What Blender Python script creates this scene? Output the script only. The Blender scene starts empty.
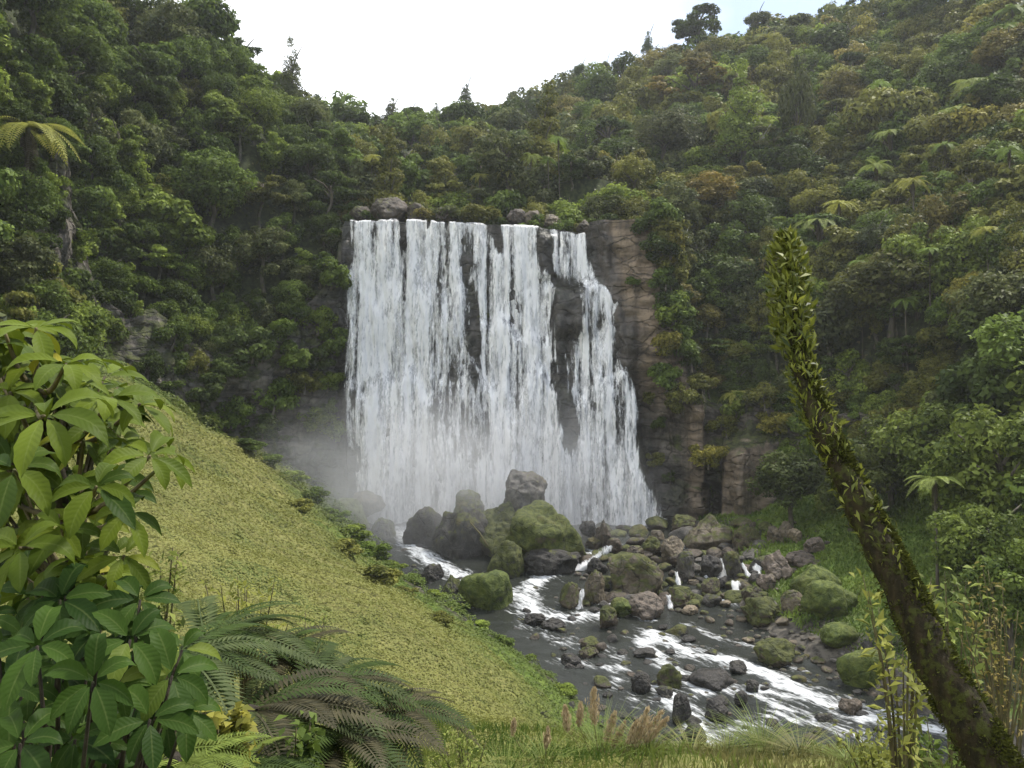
import bpy, math, random
import numpy as np
from mathutils import Vector, Matrix, Euler

R = math.radians
rng = np.random.default_rng(7)
random.seed(7)
sc = bpy.context.scene
col = sc.collection

# ------------------------------------------------------------------ camera
cam = bpy.data.cameras.new('camera')
cam.sensor_width = 36.0
cam.lens = 800 / 1024 * 36.0
cam.clip_start = 0.05
cam.clip_end = 5000
camo = bpy.data.objects.new('camera', cam)
camo.rotation_euler = (R(90), 0, 0)
col.objects.link(camo)
sc.camera = camo

# ------------------------------------------------------------------ sky, sun, exposure
SUN_EL, SUN_AZ = 58.0, 62.0      # azimuth measured clockwise from +Y
world = bpy.data.worlds.new("World")
sc.world = world
world.use_nodes = True
wt = world.node_tree
wt.nodes.clear()
w_out = wt.nodes.new('ShaderNodeOutputWorld')
w_bg = wt.nodes.new('ShaderNodeBackground')
w_bg.inputs['Strength'].default_value = 0.12
w_sky = wt.nodes.new('ShaderNodeTexSky')
w_sky.sky_type = 'NISHITA'
w_sky.sun_disc = False
w_sky.sun_elevation = R(SUN_EL)
w_sky.sun_rotation = R(SUN_AZ)
w_sky.air_density = 1.0
w_sky.dust_density = 1.5
w_tc = wt.nodes.new('ShaderNodeTexCoord')
w_map = wt.nodes.new('ShaderNodeMapping')
w_map.inputs['Scale'].default_value = (1.5, 1.5, 3.0)
w_map.inputs['Location'].default_value = (0.35, 0.1, 0.2)
w_noise = wt.nodes.new('ShaderNodeTexNoise')
w_noise.inputs['Scale'].default_value = 1.3
w_noise.inputs['Detail'].default_value = 6
w_noise.inputs['Roughness'].default_value = 0.55
w_sep = wt.nodes.new('ShaderNodeSeparateXYZ')
w_ramp = wt.nodes.new('ShaderNodeMapRange')
w_ramp.inputs['From Min'].default_value = 0.26
w_ramp.inputs['From Max'].default_value = 0.62
w_ramp.inputs['To Min'].default_value = 0.12
w_ramp.inputs['To Max'].default_value = 1.0
w_sub = wt.nodes.new('ShaderNodeMath')
w_sub.operation = 'MULTIPLY_ADD'
w_sub.inputs[1].default_value = -0.85
w_mix = wt.nodes.new('ShaderNodeMix')
w_mix.data_type = 'RGBA'
w_mix.inputs['B'].default_value = (9.6, 9.9, 10.3, 1)
L = wt.links.new
L(w_tc.outputs['Generated'], w_map.inputs['Vector'])
L(w_map.outputs['Vector'], w_noise.inputs['Vector'])
L(w_tc.outputs['Generated'], w_sep.inputs[0])
L(w_sep.outputs['X'], w_sub.inputs[0])
L(w_noise.outputs['Fac'], w_sub.inputs[2])
L(w_sub.outputs[0], w_ramp.inputs['Value'])
L(w_ramp.outputs['Result'], w_mix.inputs['Factor'])
L(w_sky.outputs['Color'], w_mix.inputs['A'])
L(w_mix.outputs['Result'], w_bg.inputs['Color'])
L(w_bg.outputs['Background'], w_out.inputs['Surface'])

sun = bpy.data.lights.new('sun', 'SUN')
sun.energy = 3.0
sun.angle = R(5)
sun.color = (1.0, 0.95, 0.86)
suno = bpy.data.objects.new('sun', sun)
sdir = Vector((math.sin(R(SUN_AZ)) * math.cos(R(SUN_EL)), math.cos(R(SUN_AZ)) * math.cos(R(SUN_EL)), math.sin(R(SUN_EL))))
suno.rotation_euler = sdir.to_track_quat('Z', 'Y').to_euler()
suno.location = sdir * 300
col.objects.link(suno)

sc.view_settings.view_transform = 'Standard'
sc.view_settings.look = 'None'
sc.view_settings.gamma = 1
sc.view_settings.use_curve_mapping = False
sc.view_settings.exposure = 0.85
cy = sc.cycles
cy.max_bounces = 6
cy.diffuse_bounces = 3
cy.glossy_bounces = 2
cy.transmission_bounces = 3
cy.transparent_max_bounces = 12
cy.volume_bounces = 1
cy.caustics_reflective = False
cy.caustics_refractive = False
cy.use_denoising = True
sc.render.use_persistent_data = False

# ------------------------------------------------------------------ helpers
F = 800.0
def at(px, py, Y):
    return Vector(((px - 512) * Y / F, Y, (384 - py) * Y / F))
def pix(x, y, z):
    return 512 + F * x / y, 384 - F * z / y

def hash3(ix, iy, iz, seed=0):
    h = (ix.astype(np.uint32) * np.uint32(374761393) + iy.astype(np.uint32) * np.uint32(668265263)
         + iz.astype(np.uint32) * np.uint32(2246822519) + np.uint32(seed * 3266489917 & 0xffffffff))
    h = (h ^ (h >> np.uint32(13))) * np.uint32(1274126177)
    h = (h ^ (h >> np.uint32(16))) * np.uint32(2654435761)
    h = h ^ (h >> np.uint32(15))
    return h.astype(np.float64) / 4294967295.0

def vnoise(p, seed=0):
    p = np.asarray(p, float)
    i = np.floor(p).astype(np.int64)
    f = p - i
    f = f * f * f * (f * (f * 6 - 15) + 10)
    i = i & 0xffffffff
    x0, y0, z0 = i[:, 0], i[:, 1], i[:, 2]
    x1, y1, z1 = (x0 + 1) & 0xffffffff, (y0 + 1) & 0xffffffff, (z0 + 1) & 0xffffffff
    fx, fy, fz = f[:, 0], f[:, 1], f[:, 2]
    def l(a, b, t): return a + (b - a) * t
    a = l(l(hash3(x0, y0, z0, seed), hash3(x1, y0, z0, seed), fx), l(hash3(x0, y1, z0, seed), hash3(x1, y1, z0, seed), fx), fy)
    b = l(l(hash3(x0, y0, z1, seed), hash3(x1, y0, z1, seed), fx), l(hash3(x0, y1, z1, seed), hash3(x1, y1, z1, seed), fx), fy)
    return l(a, b, fz) * 2 - 1

def fbm(p, octaves=4, seed=0, gain=0.5):
    p = np.asarray(p, float)
    s = np.zeros(len(p)); a = 1.0; t = 0
    for o in range(octaves):
        s += a * vnoise(p * 2 ** o + 17.3 * o, seed + o); t += a; a *= gain
    return s / t

def sstep(a, b, x):
    t = np.clip((x - a) / (b - a), 0, 1)
    return t * t * (3 - 2 * t)

def mesh_np(name, verts, faces, mat=None, parent=None, attrs=None, smooth=False, link=True):
    """one mesh object from arrays; faces is (N,3) or (N,4)"""
    verts = np.asarray(verts, np.float32); faces = np.asarray(faces, np.int32)
    me = bpy.data.meshes.new(name)
    n, k = faces.shape
    me.vertices.add(len(verts)); me.vertices.foreach_set('co', verts.ravel())
    me.loops.add(n * k); me.loops.foreach_set('vertex_index', faces.ravel())
    me.polygons.add(n)
    me.polygons.foreach_set('loop_start', np.arange(0, n * k, k, dtype=np.int32))
    me.polygons.foreach_set('loop_total', np.full(n, k, np.int32))
    if smooth: me.polygons.foreach_set('use_smooth', np.ones(n, bool))
    me.update(calc_edges=True)
    for an, av in (attrs or {}).items():
        at_ = me.attributes.new(an, 'FLOAT', 'POINT')
        at_.data.foreach_set('value', np.asarray(av, np.float32))
    if mat: me.materials.append(mat)
    if not link: return me
    o = bpy.data.objects.new(name, me)
    col.objects.link(o)
    if parent is not None: o.parent = parent
    return o

def tag(o, label=None, cat=None, group=None, kind=None):
    if label: o['label'] = label
    if cat: o['category'] = cat
    if group: o['group'] = group
    if kind: o['kind'] = kind
    return o

def empty(name, loc=(0, 0, 0), rz=0):
    o = bpy.data.objects.new(name, None)
    o.empty_display_size = 0.2
    o.location = loc; o.rotation_euler = (0, 0, rz)
    col.objects.link(o)
    return o

def place(me, name, parent=None, loc=(0, 0, 0), rot=(0, 0, 0), scale=(1, 1, 1), color=None):
    o = bpy.data.objects.new(name, me)
    o.location = loc; o.rotation_euler = rot; o.scale = scale
    if color is not None: o.color = color
    col.objects.link(o)
    if parent is not None: o.parent = parent
    return o

def join_arrays(parts):
    """parts: list of (verts, faces, tint) -> combined"""
    V, Fc, T = [], [], []; off = 0
    for v, f, t in parts:
        V.append(v); Fc.append(np.asarray(f) + off); T.append(np.broadcast_to(t, (len(v),)).astype(float)); off += len(v)
    return np.concatenate(V), np.concatenate(Fc), np.concatenate(T)

def unit(v):
    return v / np.maximum(np.linalg.norm(v, axis=-1, keepdims=True), 1e-9)

def leaf_cards(P, N, size, aspect=0.6, spin=None, rs=None):
    """diamond shaped leaves, slightly folded along the middle"""
    rs = rs or rng
    P = np.asarray(P); n = len(P); N = unit(np.asarray(N, float))
    size = np.broadcast_to(size, (n,))[:, None]
    a = rs.normal(size=(n, 3)) if spin is None else spin
    U = unit(a - (a * N).sum(1, keepdims=True) * N)
    W = np.cross(N, U)
    v = np.empty((n, 4, 3))
    v[:, 0] = P - U * size * 0.5
    v[:, 1] = P + W * size * aspect * 0.5 + U * size * 0.05 + N * size * .1
    v[:, 2] = P + U * size * 0.5 - N * size * .08
    v[:, 3] = P - W * size * aspect * 0.5 + U * size * 0.05 + N * size * .1
    f = np.arange(n * 4).reshape(n, 4)
    return v.reshape(-1, 3), f

def tube(path, radii, sides=8, cap=True):
    path = np.asarray(path, float); radii = np.broadcast_to(radii, (len(path),))
    t = unit(np.gradient(path, axis=0))
    ref = np.array([0.31, 0.9, 0.17])
    V = []
    for i in range(len(path)):
        a = np.cross(t[i], ref); a /= np.linalg.norm(a); b = np.cross(t[i], a)
        ang = np.linspace(0, 2 * np.pi, sides, endpoint=False)
        V.append(path[i] + radii[i] * (np.cos(ang)[:, None] * a + np.sin(ang)[:, None] * b))
    V = np.concatenate(V); Fc = []
    for i in range(len(path) - 1):
        for j in range(sides):
            k = (j + 1) % sides
            Fc.append((i * sides + j, i * sides + k, (i + 1) * sides + k, (i + 1) * sides + j))
    if cap:
        V = np.vstack([V, path[-1] + t[-1] * radii[-1] * .5]); e = len(V) - 1; b = (len(path) - 1) * sides
        for j in range(0, sides, 2):
            Fc.append((b + j, b + (j + 1) % sides, b + (j + 2) % sides, e))
    return V, np.array(Fc)

def grid_faces(nu, nv):
    i = np.arange(nu * nv).reshape(nu, nv)
    return np.stack([i[:-1, :-1], i[1:, :-1], i[1:, 1:], i[:-1, 1:]], -1).reshape(-1, 4)

# ---- labels: things sharing a description and a place get an order from the left
PENDING = []
def later(o, desc, where, px, cat, group=None):
    tag(o, None, cat, group); PENDING.append((o, desc, where, px))
ORD = ['leftmost', 'second from left', 'third from left', 'fourth from left', 'fifth from left', 'sixth from left', 'seventh from left',
       'eighth from left', 'ninth from left', 'tenth from left', 'eleventh from left', 'twelfth from left', 'thirteenth from left', 'fourteenth from left', 'fifteenth from left', 'sixteenth from left', 'seventeenth from left', 'eighteenth from left', 'nineteenth from left', 'twentieth from left']
def finish_labels():
    g = {}
    for it in PENDING: g.setdefault((it[1], it[2]), []).append(it)
    for (d, w), its in g.items():
        its.sort(key=lambda a: a[3])
        n = len(its)
        for i, it in enumerate(its):
            if n == 1: s = f'{d} {w}'
            elif i == n - 1 and n > 1: s = f'rightmost {d} {w}'
            else: s = f'{ORD[min(i, len(ORD)-1)]} {d} {w}'
            it[0]['label'] = s

# ------------------------------------------------------------------ materials
class NT:
    def __init__(s, name):
        s.m = bpy.data.materials.new(name); s.m.use_nodes = True
        s.t = s.m.node_tree; s.t.nodes.clear()
        s.out = s.n('OutputMaterial')
    def n(s, typ, **kw):
        nd = s.t.nodes.new('ShaderNode' + typ)
        for k, v in kw.items(): setattr(nd, k, v)
        return nd
    def set(s, sock, v):
        if isinstance(v, bpy.types.NodeSocket): s.t.links.new(v, sock)
        elif v is not None: sock.default_value = v
    def math(s, op, a, b=None, c=None, clamp=False):
        nd = s.n('Math', operation=op, use_clamp=clamp)
        for i, v in enumerate((a, b, c)):
            if v is not None: s.set(nd.inputs[i], v)
        return nd.outputs[0]
    def mix(s, f, a, b, blend='MIX'):
        nd = s.n('Mix', data_type='RGBA', blend_type=blend)
        s.set(nd.inputs['Factor'], f); s.set(nd.inputs['A'], a); s.set(nd.inputs['B'], b)
        return nd.outputs['Result']
    def noise(s, scale, detail=3, rough=0.55, vec=None, vscale=None, seed=None):
        nd = s.n('TexNoise'); nd.inputs['Scale'].default_value = scale
        nd.inputs['Detail'].default_value = detail; nd.inputs['Roughness'].default_value = rough
        v = vec if vec is not None else s.coord()
        if vscale is not None or seed is not None:
            mp = s.n('Mapping'); s.t.links.new(v, mp.inputs['Vector'])
            if vscale is not None: mp.inputs['Scale'].default_value = vscale
            if seed is not None: mp.inputs['Location'].default_value = (seed, seed * 1.7, -seed)
            v = mp.outputs['Vector']
        s.t.links.new(v, nd.inputs['Vector'])
        return nd.outputs['Fac']
    def coord(s):
        if not hasattr(s, '_c'): s._c = s.n('TexCoord').outputs['Object']
        return s._c
    def geo(s, o):
        if not hasattr(s, '_g'): s._g = s.n('NewGeometry')
        return s._g.outputs[o]
    def attr(s, name):
        nd = s.n('Attribute'); nd.attribute_name = name
        return nd.outputs['Fac']
    def info(s, o):
        if not hasattr(s, '_i'): s._i = s.n('ObjectInfo')
        return s._i.outputs[o]
    def rng(s, v, a, b, c=0.0, d=1.0, smooth=True):
        nd = s.n('MapRange'); nd.interpolation_type = 'SMOOTHSTEP' if smooth else 'LINEAR'
        s.set(nd.inputs['Value'], v)
        for k, x in zip(('From Min', 'From Max', 'To Min', 'To Max'), (a, b, c, d)): s.set(nd.inputs[k], x)
        return nd.outputs['Result']
    def bump(s, h, strength=0.5, dist=0.1):
        nd = s.n('Bump'); nd.inputs['Strength'].default_value = strength; nd.inputs['Distance'].default_value = dist
        s.t.links.new(h, nd.inputs['Height']); return nd.outputs['Normal']
    def bsdf(s, color, rough=0.6, spec=0.3, normal=None):
        nd = s.n('BsdfPrincipled')
        s.set(nd.inputs['Base Color'], color); s.set(nd.inputs['Roughness'], rough)
        s.set(nd.inputs['Specular IOR Level'], spec)
        if normal is not None: s.set(nd.inputs['Normal'], normal)
        return nd.outputs[0]
    def end(s, sh):
        s.t.links.new(sh, s.out.inputs['Surface']); return s.m

def rgb(r, g, b): return (r, g, b, 1.0)

def leaf_mat(name, c1=None, c2=None, trans=0.25, rough=0.5, spec=0.25, objcol=False, patch=None):
    """foliage: colour runs from c1 to c2 with the leaf's own tint (or the object's colour), some light passes through"""
    m = NT(name)
    t = m.attr('tint')
    if objcol:
        base = m.mix(1.0, m.info('Color'), m.mix(t, rgb(.35, .42, .34), rgb(1.85, 1.75, 1.35)), 'MULTIPLY')
    else:
        base = m.mix(t, c1, c2)
    if patch:
        base = m.mix(m.rng(m.noise(patch[0], 3), 0.42, 0.62), base, patch[1])
    p = m.bsdf(base, rough, spec)
    tr = m.n('BsdfTranslucent'); m.set(tr.inputs['Color'], base)
    mx = m.n('MixShader'); mx.inputs[0].default_value = trans
    m.t.links.new(p, mx.inputs[1]); m.t.links.new(tr.outputs[0], mx.inputs[2])
    return m.end(mx.outputs[0])

M = {}
M['tree_leaf'] = leaf_mat('tree_leaf', objcol=True, trans=0.4, rough=0.55, spec=0.12)
M['undergrowth'] = leaf_mat('undergrowth_leaf', rgb(.05, .068, .022), rgb(.13, .155, .05), 0.35, patch=(0.09, rgb(.12, .105, .042)))
M['cover'] = leaf_mat('ground_cover_leaf', rgb(.10, .11, .026), rgb(.27, .24, .07), 0.25, 0.6, 0.2)
M['grass'] = leaf_mat('grass_blade', rgb(.075, .125, .022), rgb(.19, .22, .05), 0.3, 0.55, 0.2)
M['dry'] = leaf_mat('dry_scrub', rgb(.085, .095, .030), rgb(.235, .215, .085), 0.25, 0.6, 0.2)

def bark(name, c1, c2, moss, amount, fine=6):
    m = NT(name)
    n = m.noise(fine, 6, .65); b = m.noise(1, 4, vscale=(22, 22, 4))
    c = m.mix(m.rng(b, .35, .65), c1, c2)
    c = m.mix(m.rng(n, .62 - amount * .3, .72 - amount * .3), c, moss)
    return m.end(m.bsdf(c, .85, .2, m.bump(m.math('ADD', n, b), .7, .03)))
M['bark'] = bark('tree_bark', rgb(.06, .05, .038), rgb(.13, .115, .09), rgb(.06, .075, .02), .3)
M['pale_bark'] = bark('pale_bark', rgb(.25, .24, .2), rgb(.4, .38, .33), rgb(.1, .11, .05), .1)
M['mossy_bark'] = bark('mossy_bark', rgb(.012, .010, .005), rgb(.032, .024, .012), rgb(.042, .046, .010), .42, 16)
M['twig'] = bark('twig_bark', rgb(.07, .06, .035), rgb(.14, .12, .06), rgb(.1, .11, .04), .3)
M['dark_bark'] = bark('dark_bark', rgb(.02, .017, .012), rgb(.045, .038, .028), rgb(.03, .035, .012), .2)

def rock_mat(name, objcol=True, c1=None, c2=None):
    """rock with moss or grass on its upper faces; object colour = stone, object alpha = how mossy"""
    m = NT(name)
    w = m.geo('Position')
    n1 = m.noise(0.55, 5, .6, vec=w); n2 = m.noise(3.0, 6, .65, vec=w); n3 = m.noise(12, 4, .6, vec=w)
    stone = m.info('Color')
    stone = m.mix(1.0, stone, m.mix(m.rng(n2, .3, .7), rgb(.5, .5, .52), rgb(1.35, 1.3, 1.25)), 'MULTIPLY')
    stone = m.mix(m.math('MULTIPLY', m.rng(n1, .5, .66), .5), stone, rgb(.055, .05, .042))
    stone = m.mix(m.math('MULTIPLY', m.rng(n3, .6, .72), .5), stone, rgb(.3, .28, .23))
    vo = m.n('TexVoronoi', feature='DISTANCE_TO_EDGE'); vo.inputs['Scale'].default_value = .75; m.t.links.new(w, vo.inputs['Vector'])
    crack = m.rng(m.math('ADD', vo.outputs['Distance'], m.math('MULTIPLY', m.math('SUBTRACT', n2, .5), .12)), .0, .035)
    stone = m.mix(crack, m.mix(.6, stone, rgb(.03, .027, .023)), stone)
    sep = m.n('SeparateXYZ'); m.set(sep.inputs[0], m.geo('Normal'))
    up = sep.outputs['Z']
    mv = m.math('ADD', m.math('MULTIPLY', up, .45), m.math('MULTIPLY', m.math('SUBTRACT', n1, .5), 1.5))
    mv = m.math('ADD', mv, m.math('MULTIPLY', m.math('SUBTRACT', n2, .5), .9))
    mv = m.math('ADD', mv, m.math('SUBTRACT', m.math('MULTIPLY', m.info('Alpha'), 1.35), .85))
    k = m.rng(mv, -.08, .14)
    mossc = m.mix(m.rng(n2, .35, .65), rgb(.024, .030, .008), rgb(.088, .096, .024))
    mossc = m.mix(m.rng(n1, .55, .7), mossc, rgb(.078, .064, .024))
    mossc = m.mix(m.math('MULTIPLY', m.rng(m.info('Alpha'), .78, 1.0), .6), mossc, m.mix(m.rng(n2, .35, .65), rgb(.06, .09, .016), rgb(.13, .17, .03)))
    c = m.mix(k, stone, mossc)
    h = m.math('ADD', m.math('ADD', m.math('MULTIPLY', n2, .7), m.math('MULTIPLY', n3, .45)), m.math('MULTIPLY', crack, .5))
    return m.end(m.bsdf(c, m.math('ADD', m.math('MULTIPLY', k, .25), .55), .35, m.bump(h, .8, .18)))
M['rock'] = rock_mat('mossy_rock')

# ------------------------------------------------------------------ the valley: height of the ground
def tps(points):
    P = np.array(points, float); n = len(P)
    XY = P[:, :2] / 30.0
    def ker(d2): return np.where(d2 > 1e-12, d2 * np.log(np.maximum(d2, 1e-12)) * .5, 0)
    d2 = ((XY[:, None] - XY[None]) ** 2).sum(-1)
    A = np.zeros((n + 3, n + 3)); A[:n, :n] = ker(d2) + np.eye(n) * 2e-3
    A[:n, n] = 1; A[:n, n + 1:] = XY; A[n, :n] = 1; A[n + 1:, :n] = XY.T
    w = np.linalg.solve(A, np.r_[P[:, 2], 0, 0, 0])
    def f(x, y):
        q = np.stack([x, y], -1) / 30.0; out = np.empty(len(q))
        for s in range(0, len(q), 40000):
            c = q[s:s + 40000]
            out[s:s + 40000] = ker(((c[:, None] - XY[None]) ** 2).sum(-1)) @ w[:n] + w[n] + c @ w[n + 1:]
        return out
    return f

def pp(px, py, Y, dz=0):
    v = at(px, py, Y); return (v.x, v.y, v.z + dz)

def river_z(y):
    return np.interp(y, [10, 26, 36, 45, 52, 58, 63, 66, 80], [-18.5, -16.6, -15.7, -15.3, -15.0, -14.3, -13.5, -13.2, -13.2])

T1 = tps([pp(570, 690, 39), pp(500, 640, 47), pp(400, 575, 59), pp(300, 482, 72), pp(200, 425, 72), pp(100, 350, 66), pp(340, 512, 74),
          pp(400, 680, 25), pp(300, 560, 38), pp(200, 480, 46), pp(200, 600, 25), pp(150, 430, 54), pp(300, 700, 16), pp(100, 560, 22), pp(450, 640, 34),
          pp(60, 430, 45), pp(450, 755, 14), (0, 0, -1.75), (-2, 3, -2.2), (0, 6, -3.4), (0, 10, -4.9), (-6, 6, -2.8), (-12, 10, -2.2), (-20, 20, -1.5),
          pp(600, 760, 13.5), pp(760, 752, 14), pp(900, 768, 10), (4, 5, -3.0), (8, 8, -4.5), (3, 20, -10), (6.5, 26, -15.2), (12, 18, -12),
          (16, 60, -13.6), (15.8, 52, -14.6), (18.3, 48, -14.1), (21, 52, -12.9), (25, 60, -10.9), (26, 50, -11), (23, 41, -13), (22.5, 35, -15), (28, 43, -10.5),
          (24, 68, -11), (18, 76, -12.8), (-19, 76, -10), (-17, 79, -12.8), (14, 79, -13.6), (25, 77, -12), (31, 70, -9.5), (32, 60, -8.5), (30, 34, -12), (-40, 40, 3), (-45, 60, 6)])
T2 = tps([pp(200, 42, 95, -6), pp(270, 76, 105, -6), pp(345, 128, 130, -5), pp(0, 0, 60, -3.5), pp(100, 150, 69, -3), pp(0, 150, 51, -3), pp(0, 280, 43, -3), pp(100, 300, 67, -1),
          pp(250, 150, 83, -3), pp(250, 250, 80, -2), pp(330, 210, 85, -2), pp(180, 12, 86, -6), (-60, 40, 26), (-75, 80, 60), pp(90, 60, 74, -4), pp(60, 230, 58, -3), pp(180, 250, 75, -2.5),
          pp(430, 214, 83.5, -1), pp(560, 214, 83.5, -1), pp(400, 175, 100, -4), pp(400, 125, 140, -4), pp(480, 103, 160, -7), pp(560, 76, 160, -8), pp(500, 150, 115, -4),
          pp(640, 216, 85, -1), pp(700, 38, 150, -7), pp(850, 6, 138, -6), pp(1024, -50, 125, -5), pp(700, 150, 108, -4), pp(700, 250, 90, -3), pp(690, 400, 81, -1.5),
          pp(760, 430, 76, -2), pp(800, 300, 80, -4), pp(800, 430, 70, -3), pp(900, 200, 84, -4), pp(900, 100, 105, -4), pp(900, 350, 66, -4), pp(1000, 300, 60, -4), pp(1000, 450, 48, -3.5),
          pp(1000, 150, 80, -4), pp(1000, 40, 102, -4), pp(900, 490, 55, -3.5), pp(780, 180, 98, -4), pp(620, 130, 125, -4), pp(560, 180, 98, -3),
          (-30, 180, 45), (10, 200, 62), (60, 190, 68), (110, 120, 70), (60, 50, 18), (45, 30, 2), (-45, 20, 8), (-50, 130, 46), (-10, 230, 50), (80, 230, 60)])
VALLEY = np.array([(-70, -20), (-55, 15), (-33, 42), (-36, 60), (-31, 69), (-22, 77), (-17, 80.5), (14.5, 80.5), (19, 81), (25, 78), (31, 72), (33, 62), (31, 50), (30, 40), (40, 20), (60, -20)], float)
RIVER = np.array([(-17, 81), (-16.5, 76), (-12.5, 66), (-8.8, 60), (-4.2, 53), (-0.9, 47), (2.6, 39), (5, 34), (9, 27), (20, 16), (42, 22), (24, 32.5), (19.2, 38), (17.2, 43), (15.3, 50), (15.3, 55), (16, 60), (17, 66), (17, 74), (15, 81)], float)

def sdist(poly, x, y):
    """distance to a closed outline, negative inside"""
    d = np.full(len(x), 1e9); ins = np.zeros(len(x), bool)
    for i in range(len(poly)):
        a, b = poly[i], poly[(i + 1) % len(poly)]; e = b - a
        t = np.clip(((x - a[0]) * e[0] + (y - a[1]) * e[1]) / (e @ e), 0, 1)
        d = np.minimum(d, np.hypot(x - a[0] - t * e[0], y - a[1] - t * e[1]))
        c = (a[1] > y) != (b[1] > y)
        with np.errstate(divide='ignore', invalid='ignore'):
            xi = a[0] + (y - a[1]) / (b[1] - a[1] + 1e-12) * e[0]
        ins ^= c & (x < xi)
    return np.where(ins, -d, d)

GX = np.r_[np.array([-900, -500, -300, -200, -150, -120]), np.arange(-90, 130.1, 0.5), np.array([160, 200, 300, 500, 900])]
GY = np.r_[np.array([-600, -300, -120, -60, -30]), np.arange(-12, 230.1, 0.5), np.array([260, 320, 450, 700, 1000])]
gx, gy = np.meshgrid(GX, GY, indexing='ij')
X_, Y_ = np.clip(gx.ravel(), -90, 130), np.clip(gy.ravel(), -12, 230)
sdv = sdist(VALLEY, X_, Y_); sdr = sdist(RIVER, X_, Y_)
z1 = T1(X_, Y_)
nz = np.stack([X_, Y_, 0 * X_], -1)
hum = fbm(nz / 6.5, 2, 4) * .55 + fbm(nz / 2.8, 3, 3) * .4 + fbm(nz / .9, 2, 5) * .07
z1 = z1 + hum * sstep(0, 3, sdr) * sstep(6, 14, np.hypot(X_, Y_) + 4)
wz = river_z(Y_)
z1 = np.where(sdr < 0, np.minimum(z1, wz - np.minimum(.9, .05 - .4 * sdr) - .0), np.maximum(z1, wz + np.minimum(.12 + .05 * sdr, .4)))
z2 = T2(X_, Y_)
z2 = np.clip(z2, -14, 80) + fbm(nz / 9.0, 4, 11) * 1.6 * sstep(0, 8, sdv)
def lip_z(x): return np.interp(x, [-17, -9, -3, 0, 3, 7.5], [16.5, 16.55, 16.2, 16.0, 15.8, 15.3])
lip = (np.abs(X_ + 1.2) < 16.5) & (Y_ > 79) & (Y_ < 90)
z2 = np.where(lip, lip_z(X_) - .6 + (Y_ - 80) * .06 + .6 * sstep(7, 9, X_), z2)
bw = np.where((Y_ > 61) & (X_ < 27), .7, np.where(X_ < 0, 4.0, 4.5))
bl = np.clip(.5 + (sdv - bw * .2) / (2 * bw), 0, 1)
zz = z1 * (1 - bl) + z2 * bl
# the channel the stream runs in above the fall
zz = np.where((Y_ > 82) & (sdv > 0), zz, zz)
HG = zz.reshape(gx.shape)
FX0, FY0 = 6, 5
HF = HG[FX0:FX0 + 441, FY0:FY0 + 485]
def ground(x, y):
    u = np.clip((np.asarray(x, float) + 90) / .5, 0, 439.99); v = np.clip((np.asarray(y, float) + 12) / .5, 0, 483.99)
    i, j = u.astype(int), v.astype(int); a, b = u - i, v - j
    return (HF[i, j] * (1 - a) + HF[i + 1, j] * a) * (1 - b) + (HF[i, j + 1] * (1 - a) + HF[i + 1, j + 1] * a) * b
def gnormal(x, y):
    e = .6
    nx = ground(x - e, y) - ground(x + e, y); ny = ground(x, np.asarray(y) - e) - ground(x, np.asarray(y) + e)
    return unit(np.stack([nx, ny, np.full(np.shape(nx), 2 * e)], -1))
YS = np.arange(3.0, 228, .2)
def hit(px, py, lift=0.0):
    """where the line of sight through a point of the photograph meets the ground (or the canopy `lift` above it)"""
    x = (px - 512) / F * YS; z = (384 - py) / F * YS
    h = ground(x, YS); h = np.maximum(h, np.where(sdist(RIVER, x, YS) < 0, river_z(YS), -99)) + lift
    if lift > 0: h = np.where(YS < 38, -999, h)
    k = np.argmax(z < h) if (z < h).any() else len(YS) - 1
    return Vector((x[k], YS[k], z[k]))

def terrain_mat():
    m = NT('valley_ground')
    w = m.geo('Position')
    n1 = m.noise(.25, 5, .6, vec=w); n2 = m.noise(2.2, 5, .6, vec=w); n3 = m.noise(.5, 5, .6, vec=w, vscale=(1.6, 1.6, .35))
    cov = m.mix(m.rng(n2, .35, .65), rgb(.12, .125, .035), rgb(.19, .182, .06))
    cov = m.mix(m.rng(n1, .5, .62), cov, rgb(.085, .105, .024))
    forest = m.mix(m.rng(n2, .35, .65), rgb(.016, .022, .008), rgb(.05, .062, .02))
    bed = m.mix(m.rng(n2, .4, .6), rgb(.035, .032, .028), rgb(.10, .09, .075))
    rock = m.mix(m.rng(n3, .35, .65), rgb(.05, .045, .038), rgb(.13, .118, .1))
    green = m.mix(m.rng(n2, .35, .65), rgb(.065, .11, .018), rgb(.14, .19, .036))
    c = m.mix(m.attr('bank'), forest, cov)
    c = m.mix(m.attr('lush'), c, green)
    c = m.mix(m.attr('bed'), c, bed)
    sep = m.n('SeparateXYZ'); m.set(sep.inputs[0], m.geo('Normal'))
    c = m.mix(m.math('MULTIPLY', m.rng(sep.outputs['Z'], .4, .2), .5), c, rock)
    return m.end(m.bsdf(c, .85, .2, m.bump(n2, .6, .12)))
at_bank = sstep(1.0, -2.5, sdv) * sstep(-.5, 1.5, sdr) * np.where(X_ > 13, 0, 1) 
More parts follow.
